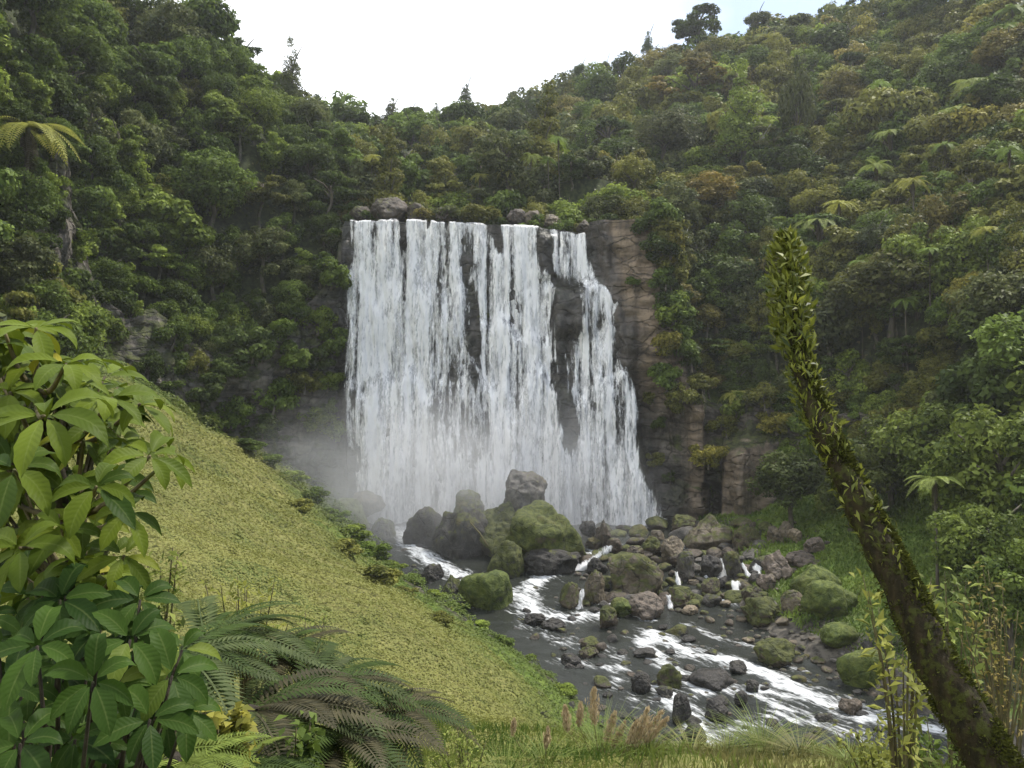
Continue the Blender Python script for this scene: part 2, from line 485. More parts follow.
# a greener border along the water and under the left cliff
green_edge = sstep(8.0, 1.5, sdr + fbm(nz / 3, 3, 21) * 2.0) * sstep(0, 1, sdr)
cliff_edge = sstep(-9, -3, sdv + fbm(nz / 4, 3, 22) * 2.5) * (X_ < -12)
right_b = (X_ > 13) & (sdv < 4) & (Y_ > 30)
lush = np.clip(np.maximum(green_edge * (X_ < 14), cliff_edge) * (sdv < 1) + right_b * sstep(4, -1, sdv), 0, 1) * sstep(0, .8, sdr)
bed = sstep(1.3, .2, sdr)
bar = (X_ > 12) & (sdr > 0) & (Y_ > 36) & (Y_ < 76)
bed = np.maximum(bed, np.where(bar, sstep(4.5, 1.5, sdr + fbm(nz / 2.5, 3, 31) * 2), 0))
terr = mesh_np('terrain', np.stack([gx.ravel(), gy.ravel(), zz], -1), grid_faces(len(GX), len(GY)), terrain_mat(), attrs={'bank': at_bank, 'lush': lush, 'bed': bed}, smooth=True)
tag(terr, kind='structure')
def lush_at(x, y):
    i = np.clip(((x + 90) / .5).astype(int), 0, 440); j = np.clip(((y + 12) / .5).astype(int), 0, 484)
    g = lush.reshape(gx.shape)[FX0:FX0 + 441, FY0:FY0 + 485]
    return g[i, j]

# ------------------------------------------------------------------ cliffs round the plunge pool
def rim_curve():
    P = np.vstack([[(-36.5, 57)], VALLEY[3:12]])
    s = np.r_[0, np.cumsum(np.hypot(*np.diff(P, axis=0).T))]
    q = np.arange(0, s[-1], .28)
    pts = np.stack([np.interp(q, s, P[:, 0]), np.interp(q, s, P[:, 1])], -1)
    k = np.ones(9) / 9
    pad = np.vstack([np.repeat(pts[:1], 4, 0), pts, np.repeat(pts[-1:], 4, 0)])
    return np.stack([np.convolve(pad[:, 0], k, 'valid'), np.convolve(pad[:, 1], k, 'valid')], -1)
rim = rim_curve()
rt = unit(np.gradient(rim, axis=0)); rn = np.stack([rt[:, 1], -rt[:, 0]], -1)    # towards the pool

FALL_TOP, FALL_BOT = 16.55, -13.35
def fall_out(x, z, blocky=True):
    """how far the face behind the fall stands forward of the rim"""
    d = np.clip((FALL_TOP - z) / 30, 0, 1)
    p = np.stack([x, 0 * x, z], -1)
    o = .25 + 2.6 * d ** 1.3
    o += fbm(p * [.42, 1, .10], 3, 41) * (.25 + .9 * d) + fbm(p * [1.3, 1, .35], 3, 42) * .3
    # ledges
    o += 1.3 * sstep(10.8, 8.6, z + .5 * np.sin(x * 1.3)) * sstep(3.6, 4.6, x) 
    o += .8 * sstep(6.4, 4.2, z + np.sin(x * .8) + .5 * np.sin(x * 2.3)) * sstep(-6, -4, x) * sstep(6, 3, x)
    o += .5 * sstep(10.8, 7.6, z + 1.2 * np.sin(x * .9 + 1) + .6 * np.sin(x * 2.7)) * sstep(-3.5, -5, x)
    o += 1.0 * sstep(3.6, 4.3, x) * sstep(7.6, 6.9, x) * sstep(9.8, 9.3, z) * sstep(4, 6, z) + .7 * sstep(2.4, 2.9, x) * sstep(4.7, 4.2, x) * sstep(15.0, 14.6, z) * sstep(10, 11, z)
    if blocky: o += np.round(fbm(p * [.6, 1, .3], 2, 43) * 4) / 4 * .5 + np.round(fbm(p * [1.4, 1, .9], 2, 44) * 3) / 3 * .35
    o += .6 * sstep(1.2, -1.2, z + np.sin(x * .9 + 2) + .8 * np.sin(x * 2.1))
    return o
ns, nzv = len(rim), 118
tz = np.linspace(0, 1, nzv)
topz = ground(rim[:, 0] - rn[:, 0] * 1.6, rim[:, 1] - rn[:, 1] * 1.6) + .35
infall = (rim[:, 0] > -16.8) & (rim[:, 0] < 14.8) & (rim[:, 1] > 79)
topz = np.where(infall, np.where(rim[:, 0] < 7.6, lip_z(rim[:, 0]) - .2, 16.2), topz)
right_face = (rim[:, 0] >= 7.2) & (rim[:, 0] < 16.4) & (rim[:, 1] > 79)
botz = ground(rim[:, 0] + rn[:, 0] * 2.5, rim[:, 1] + rn[:, 1] * 2.5) - 1.2
botz = np.minimum(botz, np.where(rim[:, 1] > 74, -14.2, 99))
botz = np.minimum(botz, topz - .5)
SX, TZ = np.meshgrid(np.arange(ns), tz, indexing='ij')
CZ = botz[SX] * (1 - TZ) + topz[SX] * TZ
bx, by = rim[SX, 0], rim[SX, 1]
pn = np.stack([bx.ravel(), by.ravel(), CZ.ravel()], -1)
colm = fbm(pn * [.22, .22, .05], 3, 51) * 1.6 + fbm(pn * [.8, .8, .16], 4, 52) * .7 + fbm(pn * [2.2, 2.2, 1.2], 3, 53) * .16
strat = fbm(pn * [.12, .12, 1.1], 3, 54) * .4
blk = fbm(pn * [.3, .3, .22] + fbm(pn * .5, 2, 57)[:, None] * .3, 2, 55); strat += np.round(blk * 4) / 4 * 1.1
blk2 = fbm(pn * [.75, .75, .6], 2, 56); strat += np.round(blk2 * 4) / 4 * .45
ot = (1.0 + 1.4 * (1 - TZ.ravel()) + colm + strat)
fx = sstep(-18.2, -16.2, pn[:, 0]) * sstep(9.0, 7.6, pn[:, 0] - (16.5 - pn[:, 2]) * .19) * (pn[:, 1] > 78)
ot = ot * (1 - fx) + fall_out(pn[:, 0], pn[:, 2]) * fx
# rounded buttresses at the foot of the right wall and the dark hollow between them
def butt(cx, w, zt, amt):
    return amt * np.clip(1 - ((pn[:, 0] - cx) / w) ** 2, 0, 1) ** .5 * sstep(zt + 1.5, zt - .8, pn[:, 2]) * (pn[:, 1] > 70)
bt = butt(18.2, 1.8, -2.0, 2.6) + butt(23.9, 2.4, -5.8, 3.6)
ot += bt + butt(20.8, 1.6, -6, .8)
ot -= 2.2 * sstep(-9.3, -10.6, pn[:, 2]) * sstep(17.5, 18.6, pn[:, 0]) * sstep(22, 21, pn[:, 0]) * (pn[:, 1] > 70)
# bare smooth slab right of the fall
slab = sstep(7.5, 9, pn[:, 0] - (16.5 - pn[:, 2]) * .16) * sstep(15.4 , 13.6, pn[:, 0] - (16.5 - pn[:, 2]) * .15) * (pn[:, 1] > 79) * sstep(-6, 2, pn[:, 2])
ot += slab * (.9 + .5 * sstep(9, 8.2, pn[:, 2]) - .4 * sstep(14.2, 15.2, pn[:, 2]))
cv = np.stack([bx.ravel() + rn[SX, 0].ravel() * ot, by.ravel() + rn[SX, 1].ravel() * ot, CZ.ravel()], -1)
cpx, cpy = pix(cv[:, 0], cv[:, 1], cv[:, 2])
wet = sstep(1.5, -1.5, np.maximum(-(pn[:, 0] + 17), 0) + 0) * 0
rightof = pn[:, 0] - (7.9 + np.clip((16.5 - pn[:, 2]) * .215, 0, 6.4))
leftof = -16.6 - pn[:, 0]
wn = fbm(pn * [.5, .5, .25], 3, 61)
wet = sstep(2.2, .6, np.maximum(rightof, leftof * .5) + wn * 1.3) * (pn[:, 1] > 72)
wet = np.maximum(wet, sstep(-6, -10.5, pn[:, 2] + wn * 2) * .85)
wet = np.clip(wet, 0, 1)
bare = np.clip(slab * 1.2 + sstep(.3, 1.6, bt) * .8, 0, 1); wet = wet * (1 - .75 * sstep(.3, 1.4, bt))
def cliff_mat():
    m = NT('cliff_rock')
    w = m.geo('Position')
    n1 = m.noise(.35, 5, .6, vec=w); n2 = m.noise(1.6, 6, .65, vec=w); st = m.noise(.9, 5, .6, vec=w, vscale=(.35, .35, 1.7)); dr = m.noise(1.2, 4, .6, vec=w, vscale=(1.5, 1.5, .12))
    c = m.mix(m.rng(st, .35, .65), rgb(.065, .058, .048), rgb(.19, .165, .135))
    c = m.mix(m.math('MULTIPLY', m.rng(n2, .5, .68), .6), c, rgb(.2, .185, .155))
    tan = m.mix(m.rng(st, .35, .62), rgb(.12, .088, .058), rgb(.27, .205, .14))
    tan = m.mix(m.math('MULTIPLY', m.rng(n2, .55, .66), .7), tan, rgb(.09, .075, .055))
    c = m.mix(m.attr('bare'), c, tan)
    sep = m.n('SeparateXYZ'); m.set(sep.inputs[0], m.geo('Normal'))
    mo = m.math('ADD', m.math('MULTIPLY', sep.outputs['Z'], .5), m.math('MULTIPLY', m.math('SUBTRACT', n1, .5), 2.0))
    mo = m.math('SUBTRACT', mo, m.math('MULTIPLY', m.attr('bare'), .35))
    c = m.mix(m.rng(mo, .05, .3), c, m.mix(m.rng(n2, .4, .6), rgb(.03, .036, .01), rgb(.075, .085, .022)))
    vo = m.n('TexVoronoi', feature='DISTANCE_TO_EDGE'); vo.inputs['Scale'].default_value = .42; mpv_ = m.n('Mapping'); m.t.links.new(w, mpv_.inputs['Vector']); mpv_.inputs['Scale'].default_value = (.55, .55, 1.9); wv_ = m.n('VectorMath', operation='ADD'); nd_ = m.n('TexNoise'); nd_.inputs['Scale'].default_value = .8; nd_.inputs['Detail'].default_value = 4; m.t.links.new(w, nd_.inputs['Vector']); m.t.links.new(mpv_.outputs['Vector'], wv_.inputs[0]); m.t.links.new(nd_.outputs['Color'], wv_.inputs[1]); m.t.links.new(wv_.outputs[0], vo.inputs['Vector'])
    crack = m.rng(m.math('ADD', vo.outputs['Distance'], m.math('MULTIPLY', m.math('SUBTRACT', n2, .5), .16)), .0, .04)
    c = m.mix(crack, m.mix(.55, c, rgb(.03, .026, .022)), c)
    c = m.mix(m.math('MULTIPLY', m.rng(dr, .45, .6), .35), c, rgb(.03, .028, .024))
    c = m.mix(m.math('MULTIPLY', m.attr('wet'), .8), c, m.mix(m.rng(n2, .38, .66), rgb(.014, .013, .012), rgb(.062, .057, .05)))
    r = m.math('SUBTRACT', .8, m.math('MULTIPLY', m.attr('wet'), .4))
    return m.end(m.bsdf(c, r, .4, m.bump(m.math('ADD', m.math('ADD', n2, m.math('MULTIPLY', st, .8)), m.math('MULTIPLY', crack, .7)), .9, .25)))
cl = mesh_np('cliff', cv, grid_faces(ns, nzv), cliff_mat(), attrs={'wet': wet, 'bare': bare}, smooth=True)
tag(cl, kind='structure')

# ------------------------------------------------------------------ waterfall
FXN, FZN = 420, 400
fxg = np.linspace(-17.0, 15.2, FXN); fzg = np.linspace(FALL_TOP + .3, FALL_BOT - .1, FZN)
fx2, fz2 = np.meshgrid(fxg, fzg, indexing='ij'); fxr, fzr = fx2.ravel(), fz2.ravel()
def FP(px, py): return (px - 512) / 10.0, (384 - py) / 10.0
qx, qy = 512 + fxr * 10, 384 - fzr * 10
pj = np.stack([fxr, 0 * fxr, fzr], -1)
jit = fbm(pj * [1.1, 1, .22], 3, 71) * 6
le = np.interp(qy, [215, 250, 290, 400, 460, 515], [347, 346, 345, 351, 354, 358])
re = np.interp(qy, [215, 232, 255, 285, 305, 330, 380, 440, 480, 518], [586, 588, 592, 601, 618, 624, 630, 641, 650, 658])
lipz = lip_z(fxr) - .12 + .62 * fbm(pj * [.5, 0, 0], 4, 78)
cover = sstep(lipz + .06, lipz - .02, fzr) * sstep(-2, 9, qx + jit - le) * sstep(-2, 9, re - qx + jit)
jn = fbm(pj * [.9, 1, .5], 3, 77)
jf = fbm(pj * [5, 1, .7], 2, 79) * .5
def gap(pts, amt):
    amt = min(amt, .93)
    """a strip of bare rock or thin water: pts = (px, py, half width)"""
    global cover
    P = np.array(pts, float); best = np.full(len(qx), 9.0)
    for a, b in zip(P[:-1], P[1:]):
        e = b[:2] - a[:2]; t = np.clip(((qx - a[0]) * e[0] + (qy - a[1]) * e[1]) / (e @ e), 0, 1)
        d = np.hypot(qx + jit * .5 - a[0] - t * e[0], (qy - a[1] - t * e[1]) * .8) / (a[2] + t * (b[2] - a[2]))
        best = np.minimum(best, d)
    cover = cover * (1 - amt * sstep(1.75 + .7 * jn + jf, .15 + .35 * jn + jf, best))
gap([(402, 216, 4.0), (404, 245, 3.5)], .9); gap([(404, 245, 3.5), (405, 300, 2)], .6)
gap([(430, 214, 4), (429, 228, 1.5)], .9); gap([(447, 214, 3), (447, 226, 1.5)], .9)
gap([(494, 212, 9), (497, 232, 7), (501, 252, 3)], 1)
gap([(471, 288, 4), (475, 320, 7), (476, 352, 5)], .85); gap([(478, 352, 4), (483, 450, 4)], .5)
gap([(470, 236, 7), (472, 270, 9)], .38)
gap([(456, 345, 5), (459, 400, 9), (462, 446, 7)], .6)
gap([(543, 226, 6), (547, 255, 10), (551, 280, 6)], 1)
gap([(561, 285, 5), (569, 302, 17), (566, 326, 13)], 1)
gap([(559, 320, 10), (560, 380, 9), (566, 440, 7)], .95)
gap([(634, 425, 5), (637, 458, 6), (642, 480, 3)], .75)
gap([(367, 395, 7), (368, 460, 8)], .5)
gap([(351, 218, 5), (353, 260, 7)], .45)
gap([(420, 310, 3), (422, 360, 5)], .3)
gap([(520, 330, 4), (525, 420, 6)], .35); gap([(606, 350, 4), (612, 400, 5), (615, 440, 4)], .3); gap([(598, 320, 6), (590, 338, 3)], .35)
gap([(578, 222, 3), (576, 236, 2)], .6)
gap([(390, 380, 3), (392, 470, 4)], .25); gap([(540, 440, 4), (545, 490, 4)], .3)
colf = fbm(pj * [1.7, 1, .05], 4, 72)
cover = np.clip(cover * (.80 + .72 * colf), 0, 1)
foy = fall_out(fxr, fzr, False) + .3
d_ = np.clip((FALL_TOP - fzr) / 30, 0, 1)
strand = fbm(pj * [1.5, 1, .16], 4, 73) * .35 + fbm(pj * [4, 1, .6], 3, 74) * .14
def sheet(extra):
    y = 80.5 - foy - extra - strand * (.35 + d_) - .12
    lz = lip_z(fxr); y = y + sstep(lz - .35, lz + .1, fzr) * 1.0
    return np.stack([fxr, y, fzr], -1)

def fall_mat(name, thick, lo, grey):
    m = NT(name)
    c = m.coord()
    n1 = m.noise(1.0, 4, .6, vec=c, vscale=(1.5, 1.2, .12), seed=thick * 3)
    n2 = m.noise(1.0, 5, .7, vec=c, vscale=(4.2, 2, .85), seed=thick * 5)
    n3 = m.noise(1.0, 3, .6, vec=c, vscale=(.5, .5, .3), seed=thick * 7)
    n4 = m.noise(1.0, 4, .7, vec=c, vscale=(8, 3, 3.2), seed=thick * 9)
    v = m.math('MULTIPLY', m.attr('cover'), 1.0)
    v = m.math('ADD', v, m.math('MULTIPLY', m.math('SUBTRACT', n1, .5), 1.5))
    v = m.math('ADD', v, m.math('MULTIPLY', m.math('SUBTRACT', n2, .5), 1.1))
    v = m.math('ADD', v, m.math('MULTIPLY', m.math('SUBTRACT', n3, .5), .5))
    v = m.math('ADD', v, m.math('MULTIPLY', m.math('SUBTRACT', n4, .5), .5))
    a = m.rng(v, lo - .04, lo + .50)
    a = m.math('MULTIPLY', a, m.rng(m.attr('cover'), .10, .32))
    colr = m.mix(m.rng(m.math('ADD', n2, m.math('SUBTRACT', n1, .5)), .3, .62), grey, rgb(.985, .98, .97))
    p = m.bsdf(colr, .5, .25, m.bump(m.math('ADD', m.math('ADD', n2, n4), n1), .5, .2))
    tl = m.n('BsdfTranslucent'); m.set(tl.inputs['Color'], colr)
    mm = m.n('MixShader'); mm.inputs[0].default_value = .25
    m.t.links.new(p, mm.inputs[1]); m.t.links.new(tl.outputs[0], mm.inputs[2])
    tr = m.n('BsdfTransparent')
    mx = m.n('MixShader'); m.set(mx.inputs[0], a)
    m.t.links.new(tr.outputs[0], mx.inputs[1]); m.t.links.new(mm.outputs[0], mx.inputs[2])
    return m.end(mx.outputs[0])
fall = empty('waterfall', (0, 79, FALL_BOT))
tag(fall, 'wide white waterfall dropping over the dark cliff into the pool', 'waterfall')
gf = grid_faces(FXN, FZN)
def fall_part(name, extra, mat, keep):
    v = sheet(extra) - np.array([0, 79, FALL_BOT])
    q = keep[gf].any(1); f = gf[q]
    used = np.unique(f); mp = np.zeros(len(v), int); mp[used] = np.arange(len(used))
    return mesh_np(name, v[used], mp[f], mat, fall, {'cover': cover[used]}, True)
split = np.interp(qy, [215, 280, 330, 440, 520], [548, 553, 562, 568, 575])
M['film'] = fall_mat('thin_water', 1.0, .28, rgb(.42, .43, .45))
M['curtain'] = fall_mat('white_water', 2.3, .47, rgb(.70, .70, .71))
fall_part('water_film', .02, M['film'], cover > .09)
fall_part('curtain', .45, M['curtain'], (cover > .09) & (qx < split + 4))
fall_part('cascade', .45, M['curtain'], (cover > .09) & (qx >= split - 4))

# ------------------------------------------------------------------ river
rx = np.arange(-20, 42, .2); ry = np.arange(14, 81.5, .2)
r2x, r2y = np.meshgrid(rx, ry, indexing='ij'); r1x, r1y = r2x.ravel(), r2y.ravel()
rs = sdist(RIVER, r1x, r1y)
foam = np.zeros(len(r1x))
def stroke(pts, w, amt):
    """white water along a line of points in the photograph, w metres to each side"""
    global foam
    Q = []
    for px, py in pts:
        Yv = 60.0
        for _ in range(12): Yv = -river_z(Yv) * F / (py - 384)
        Q.append(((px - 512) * Yv / F, Yv))
    Q = np.array(Q)
    d = np.full(len(r1x), 1e9)
    for a, b in zip(Q[:-1], Q[1:]):
        e = b - a; t = np.clip(((r1x - a[0]) * e[0] + (r1y - a[1]) * e[1]) / (e @ e + 1e-9), 0, 1)
        d = np.minimum(d, np.hypot(r1x - a[0] - t * e[0], r1y - a[1] - t * e[1]))
    foam = np.maximum(foam, amt * .95 * np.exp(-(d / (w * .95)) ** 2))
stroke([(612, 545), (590, 556), (570, 566), (538, 580), (522, 595)], 1.1, 1.0)
stroke([(522, 592), (530, 612), (560, 620), (600, 615)], 1.5, .95)
stroke([(520, 625), (560, 640), (600, 650)], 1.2, .5)
stroke([(400, 528), (412, 548), (440, 567), (470, 582)], 1.3, 1.0)
stroke([(650, 634), (690, 652), (730, 662), (770, 676), (810, 697), (860, 716), (935, 730)], 1.1, 1.0)
stroke([(640, 640), (660, 660), (700, 690), (760, 690), (800, 700)], 1.0, .85)
stroke([(620, 655), (610, 690), (650, 705)], 1.0, .55)
stroke([(660, 690), (690, 715), (705, 740)], 1.1, .95)
stroke([(700, 742), (780, 715), (860, 735)], 1.0, .7)
stroke([(706, 575), (735, 585), (748, 596)], .7, 1.0); stroke([(700, 600), (735, 603)], .5, .9)
stroke([(676, 545), (690, 548)], .6, .9); stroke([(600, 603), (625, 612), (650, 620)], .8, .8)
stroke([(710, 550), (760, 553)], .5, .6)
stroke([(560, 660), (600, 668), (625, 672)], .7, .6); stroke([(745, 690), (790, 712), (830, 728)], .7, .8); stroke([(690, 625), (720, 640), (760, 650)], .6, .7); stroke([(770, 655), (800, 672)], .6, .7); stroke([(820, 690), (870, 708), (900, 716)], .6, .7)
poolfoam = np.exp(-np.clip(78.0 - r1y, 0, 99) / .9) * ((r1x > -16) & (r1x < 15))
foam = np.maximum(foam, poolfoam * 1.1)
rp = np.stack([r1x, r1y, 0 * r1x], -1)
wv = fbm(rp * [.9, .9, 1], 3, 81) * .10 + fbm(rp * [2.6, 2.6, 1], 2, 82) * .05
calm = sstep(64, 68, r1y) * (1 - np.clip(foam, 0, 1))
rzz = river_z(r1y) + wv * (1 - .75 * calm) * (.6 + foam) + foam * .10
def river_mat():
    m = NT('river_water')
    c = m.coord()
    mp = m.n('Mapping', vector_type='TEXTURE'); m.t.links.new(c, mp.inputs['Vector'])
    mp.inputs['Rotation'].default_value = (0, 0, R(-49)); mp.inputs['Scale'].default_value = (1.9, .55, 1)
    v2 = mp.outputs['Vector']
    n1 = m.noise(1.6, 6, .68, vec=v2); n2 = m.noise(5.0, 4, .65, vec=v2)
    f = m.math('ADD', m.math('MULTIPLY', m.attr('foam'), .95), m.math('MULTIPLY', m.math('SUBTRACT', n1, .5), 2.3))
    f = m.math('ADD', f, m.math('MULTIPLY', m.math('SUBTRACT', n2, .5), .8))
    k = m.math('MULTIPLY', m.rng(f, .40, 1.1), .9)
    deep = m.mix(n1, rgb(.014, .016, .014), rgb(.036, .039, .034))
    wsh = m.bsdf(deep, .16, .36, m.bump(m.math('ADD', n1, m.math('MULTIPLY', n2, .4)), .5, .14))
    fsh = m.bsdf(m.mix(n2, rgb(.5, .53, .55), rgb(.82, .83, .84)), .55, .3, m.bump(n2, .6, .1))
    mx = m.n('MixShader'); m.set(mx.inputs[0], k)
    m.t.links.new(wsh, mx.inputs[1]); m.t.links.new(fsh, mx.inputs[2])
    return m.end(mx.outputs[0])
rf = grid_faces(len(rx), len(ry)); kp = (rs[rf] < .8).any(1); rf = rf[kp]
us = np.unique(rf); mpv = np.zeros(len(r1x), int); mpv[us] = np.arange(len(us))
river = mesh_np('river', np.stack([r1x, r1y, rzz], -1)[us], mpv[rf], river_mat(), attrs={'foam': foam[us]}, smooth=True)
tag(river, kind='structure')

# ------------------------------------------------------------------ forest: crowns of many small leaves
def crown_mesh(name, seed, nl, count, leaf, shape='round', flat=1.0, aspect=.6):
    """crown of radius about 1 centred on the origin, made of leafy lobes with gaps between"""
    r = np.random.default_rng(seed)
    C, Rd = [], []
    for i in range(nl):
        if shape == 'cone':
            h = r.uniform(-1.0, 1.25); rad = .62 * (1.3 - h) / 2.3 + .05; a = r.uniform(0, 2 * np.pi)
            q = rad * np.sqrt(r.uniform(.2, 1)); C.append((q * np.cos(a), q * np.sin(a), h * 1.35)); Rd.append(r.uniform(.12, .22) * (1.35 - .5 * h))
        elif shape == 'flat':
            a = r.uniform(0, 2 * np.pi); q = np.sqrt(r.uniform(0, 1)); h = r.choice([-.35, .05, .45]) + r.normal(0, .06)
            q *= (1.0 - .35 * abs(h)); C.append((q * np.cos(a), q * np.sin(a), h)); Rd.append(r.uniform(.2, .34))
        else:
            d = unit(r.normal(size=3) + np.array([0, 0, .2])); q = r.uniform(.4, .95)
            C.append((d[0] * q, d[1] * q, d[2] * q * flat)); Rd.append(r.uniform(.2, .42))
    C, Rd = np.array(C), np.array(Rd)
    w = Rd ** 2; k = r.choice(nl, count * 2, p=w / w.sum())
    d = unit(r.normal(size=(len(k), 3)) + [0, 0, .35])
    sq = np.array([1, 1, .72 if shape != 'flat' else .38])
    P = C[k] + d * sq * Rd[k][:, None] * np.clip(r.normal(.92, .17, (len(k), 1)), .3, 1.4)
    dist = np.linalg.norm((P[:, None] - C[None]) / sq, axis=-1) / Rd[None]
    dist[np.arange(len(k)), k] = 9
    ok = dist.min(1) > .6
    P, d, k = P[ok][:count], d[ok][:count], k[ok][:count]
    N = d * .8 + r.normal(0, .45, P.shape) + [0, 0, .45]
    sz = leaf * r.uniform(.6, 1.35, len(P))
    v, f = leaf_cards(P, N, sz, aspect, rs=r)
    lobe_t = r.uniform(.2, .8, nl)
    t = np.clip(lobe_t[k] + r.normal(0, .17, len(P)), 0, 1)
    return v, f, np.repeat(t, 4)

def fit(v):
    return v
CROWNS = []
for i, (shape, nl, cnt, leaf, flat) in enumerate([
        ('round', 22, 5200, .13, .8), ('round', 30, 5600, .11, .7), ('round', 17, 4600, .15, .9), ('round', 36, 6000, .10, .65), ('round', 26, 5200, .12, .95),
        ('flat', 30, 5200, .11, 1), ('flat', 24, 4800, .12, 1), ('cone', 40, 4600, .10, 1), ('cone', 54, 5000, .09, 1), ('round', 28, 5400, .12, 1.15)]):
    v, f, t = crown_mesh('crown', 100 + i, nl, cnt, leaf, shape, flat)
    CROWNS.append((shape, mesh_np('crown', v, f, M['tree_leaf'], attrs={'tint': t}, link=False), (v, f, t)))

def trunk_mesh(seed, pale=False, tall=1.0):
    r = np.random.default_rng(seed)
    h = np.linspace(-1.4 * tall, .3, 7); w = np.cumsum(r.normal(0, .05, (7, 2)), 0)
    parts = [tube(np.c_[w, h], np.linspace(.085, .04, 7), 7)]
    for i in range(5):
        a = r.uniform(0, 6.28); b = np.array([w[4, 0], w[4, 1], r.uniform(-.5, .1)])
        e = b + np.array([np.cos(a) * .6, np.sin(a) * .6, r.uniform(.3, .6)])
        parts.append(tube(np.stack([b, (b + e) / 2 + [0, 0, .06], e]), [.04, .028, .012], 5))
    v, f, _ = join_arrays([(v, f, 0) for v, f in parts])
    return mesh_np('trunk', v, f, M['pale_bark' if pale else 'bark'], smooth=True, link=False)
TRUNKS = [trunk_mesh(i) for i in range(4)] + [trunk_mesh(9, True, 1.3)]

# spots on the slopes, spread by distance over the surface
N0 = 46000
cx, cyy = rng.uniform(-75, 112, N0), rng.uniform(18, 215, N0)
sd_c = sdist(VALLEY, cx, cyy)
near_ok = np.where((cx > 24) & (cyy < 79), sd_c > -1.2, np.where((cx < -20) & (cyy < 60), sd_c > -3.5, sd_c > 1.3))
keep = near_ok & ~((np.abs(cx + 1) < 16.2) & (cyy < 84.5))
cx, cyy = cx[keep], cyy[keep]; cz = ground(cx, cyy)
P3 = np.stack([cx, cyy, cz], -1)
rad_base = np.where(cyy > 125, 3.3, np.where(cyy > 88, 2.75, 2.25))
rad = rad_base * np.clip(np.exp(rng.normal(0, .24, len(cx))), .6, 1.7)
rim_near = (sdist(VALLEY, cx, cyy) < 4) & (cyy > 58)
rad = np.where(rim_near, np.minimum(rad, rng.uniform(1.3, 2.1, len(cx))), rad)
sel = []; cells = {}
for i in range(len(cx)):
    key = (int(cx[i] // 4), int(cyy[i] // 4), int(cz[i] // 4)); ok = True
    for a in (-1, 0, 1):
        for b in (-1, 0, 1):
            for c in (-1, 0, 1):
                for j in cells.get((key[0] + a, key[1] + b, key[2] + c), ()):
                    if ((P3[i] - P3[j]) ** 2).sum() < (.52 * (rad[i] + rad[j])) ** 2: ok = False; break
                if not ok: break
            if not ok: break
        if not ok: break
    if ok: sel.append(i); cells.setdefault(key, []).append(i)
sel = np.array(sel)
tp, tr_ = P3[sel], rad[sel]
GN = gnormal(tp[:, 0], tp[:, 1])
hs = rng.uniform(.85, 1.25, len(tp))
kind = rng.choice([0, 1, 2, 3, 4, 5, 6, 9], len(tp), p=[.15, .16, .14, .16, .15, .05, .05, .14])
isc = (rng.random(len(tp)) < .05) & (tp[:, 1] > 60) & (pix(tp[:, 0], tp[:, 1], tp[:, 2])[1] > 170) & ~rim_near[sel]
kind = np.where(isc, rng.choice([7, 8], len(tp)), kind)
cen = tp + np.stack([0 * tr_, 0 * tr_, tr_ * np.where(isc, 1.7, .8) * np.where(rim_near[sel], .55, 1)], -1) + GN * [1, 1, 0] * tr_[:, None] * .6
qpx, qpy = pix(cen[:, 0], cen[:, 1], cen[:, 2])

# which of them the view shows: coarse depth buffer of crown discs and of the ground
ZW, ZH = 512, 384
zb = np.full((ZH, ZW), 1e9); ib = np.full((ZH, ZW), -1)
ta = np.stack(np.meshgrid(np.arange(-90, 130, .5), np.arange(20, 229, .25), indexing='ij'), -1).reshape(-1, 2)
tzv = ground(ta[:, 0], ta[:, 1]); u, v_ = pix(ta[:, 0], ta[:, 1], tzv)
u, v_ = (u / 2).astype(int), (v_ / 2).astype(int)
for du in range(-1, 2):
    for dv in range(-1, 4):
        a, b = u + du, v_ + dv; k = (a >= 0) & (a < ZW) & (b >= 0) & (b < ZH)
        np.minimum.at(zb, (b[k], a[k]), ta[k, 1] + 1.5)
yy, xx = np.mgrid[0:ZH, 0:ZW]
for i in np.argsort(cen[:, 1]):
    rpx = tr_[i] * F / cen[i, 1] / 2 * .95; a, b = qpx[i] / 2, qpy[i] / 2
    x0, x1, y0, y1 = int(max(a - rpx, 0)), int(min(a + rpx + 1, ZW)), int(max(b - rpx, 0)), int(min(b + rpx + 1, ZH))
    if x1 <= x0 or y1 <= y0: continue
    s_ = (slice(y0, y1), slice(x0, x1))
    k = ((xx[s_] - a) ** 2 + (yy[s_] - b) ** 2 < rpx ** 2) & (zb[s_] > cen[i, 1])
    zb[s_][k] = cen[i, 1]; ib[s_][k] = i
vis = np.bincount(ib[ib >= 0], minlength=len(tp)) * 4
order = np.argsort(-vis)
out_ = (qpx < -8) | (qpx > 1032)

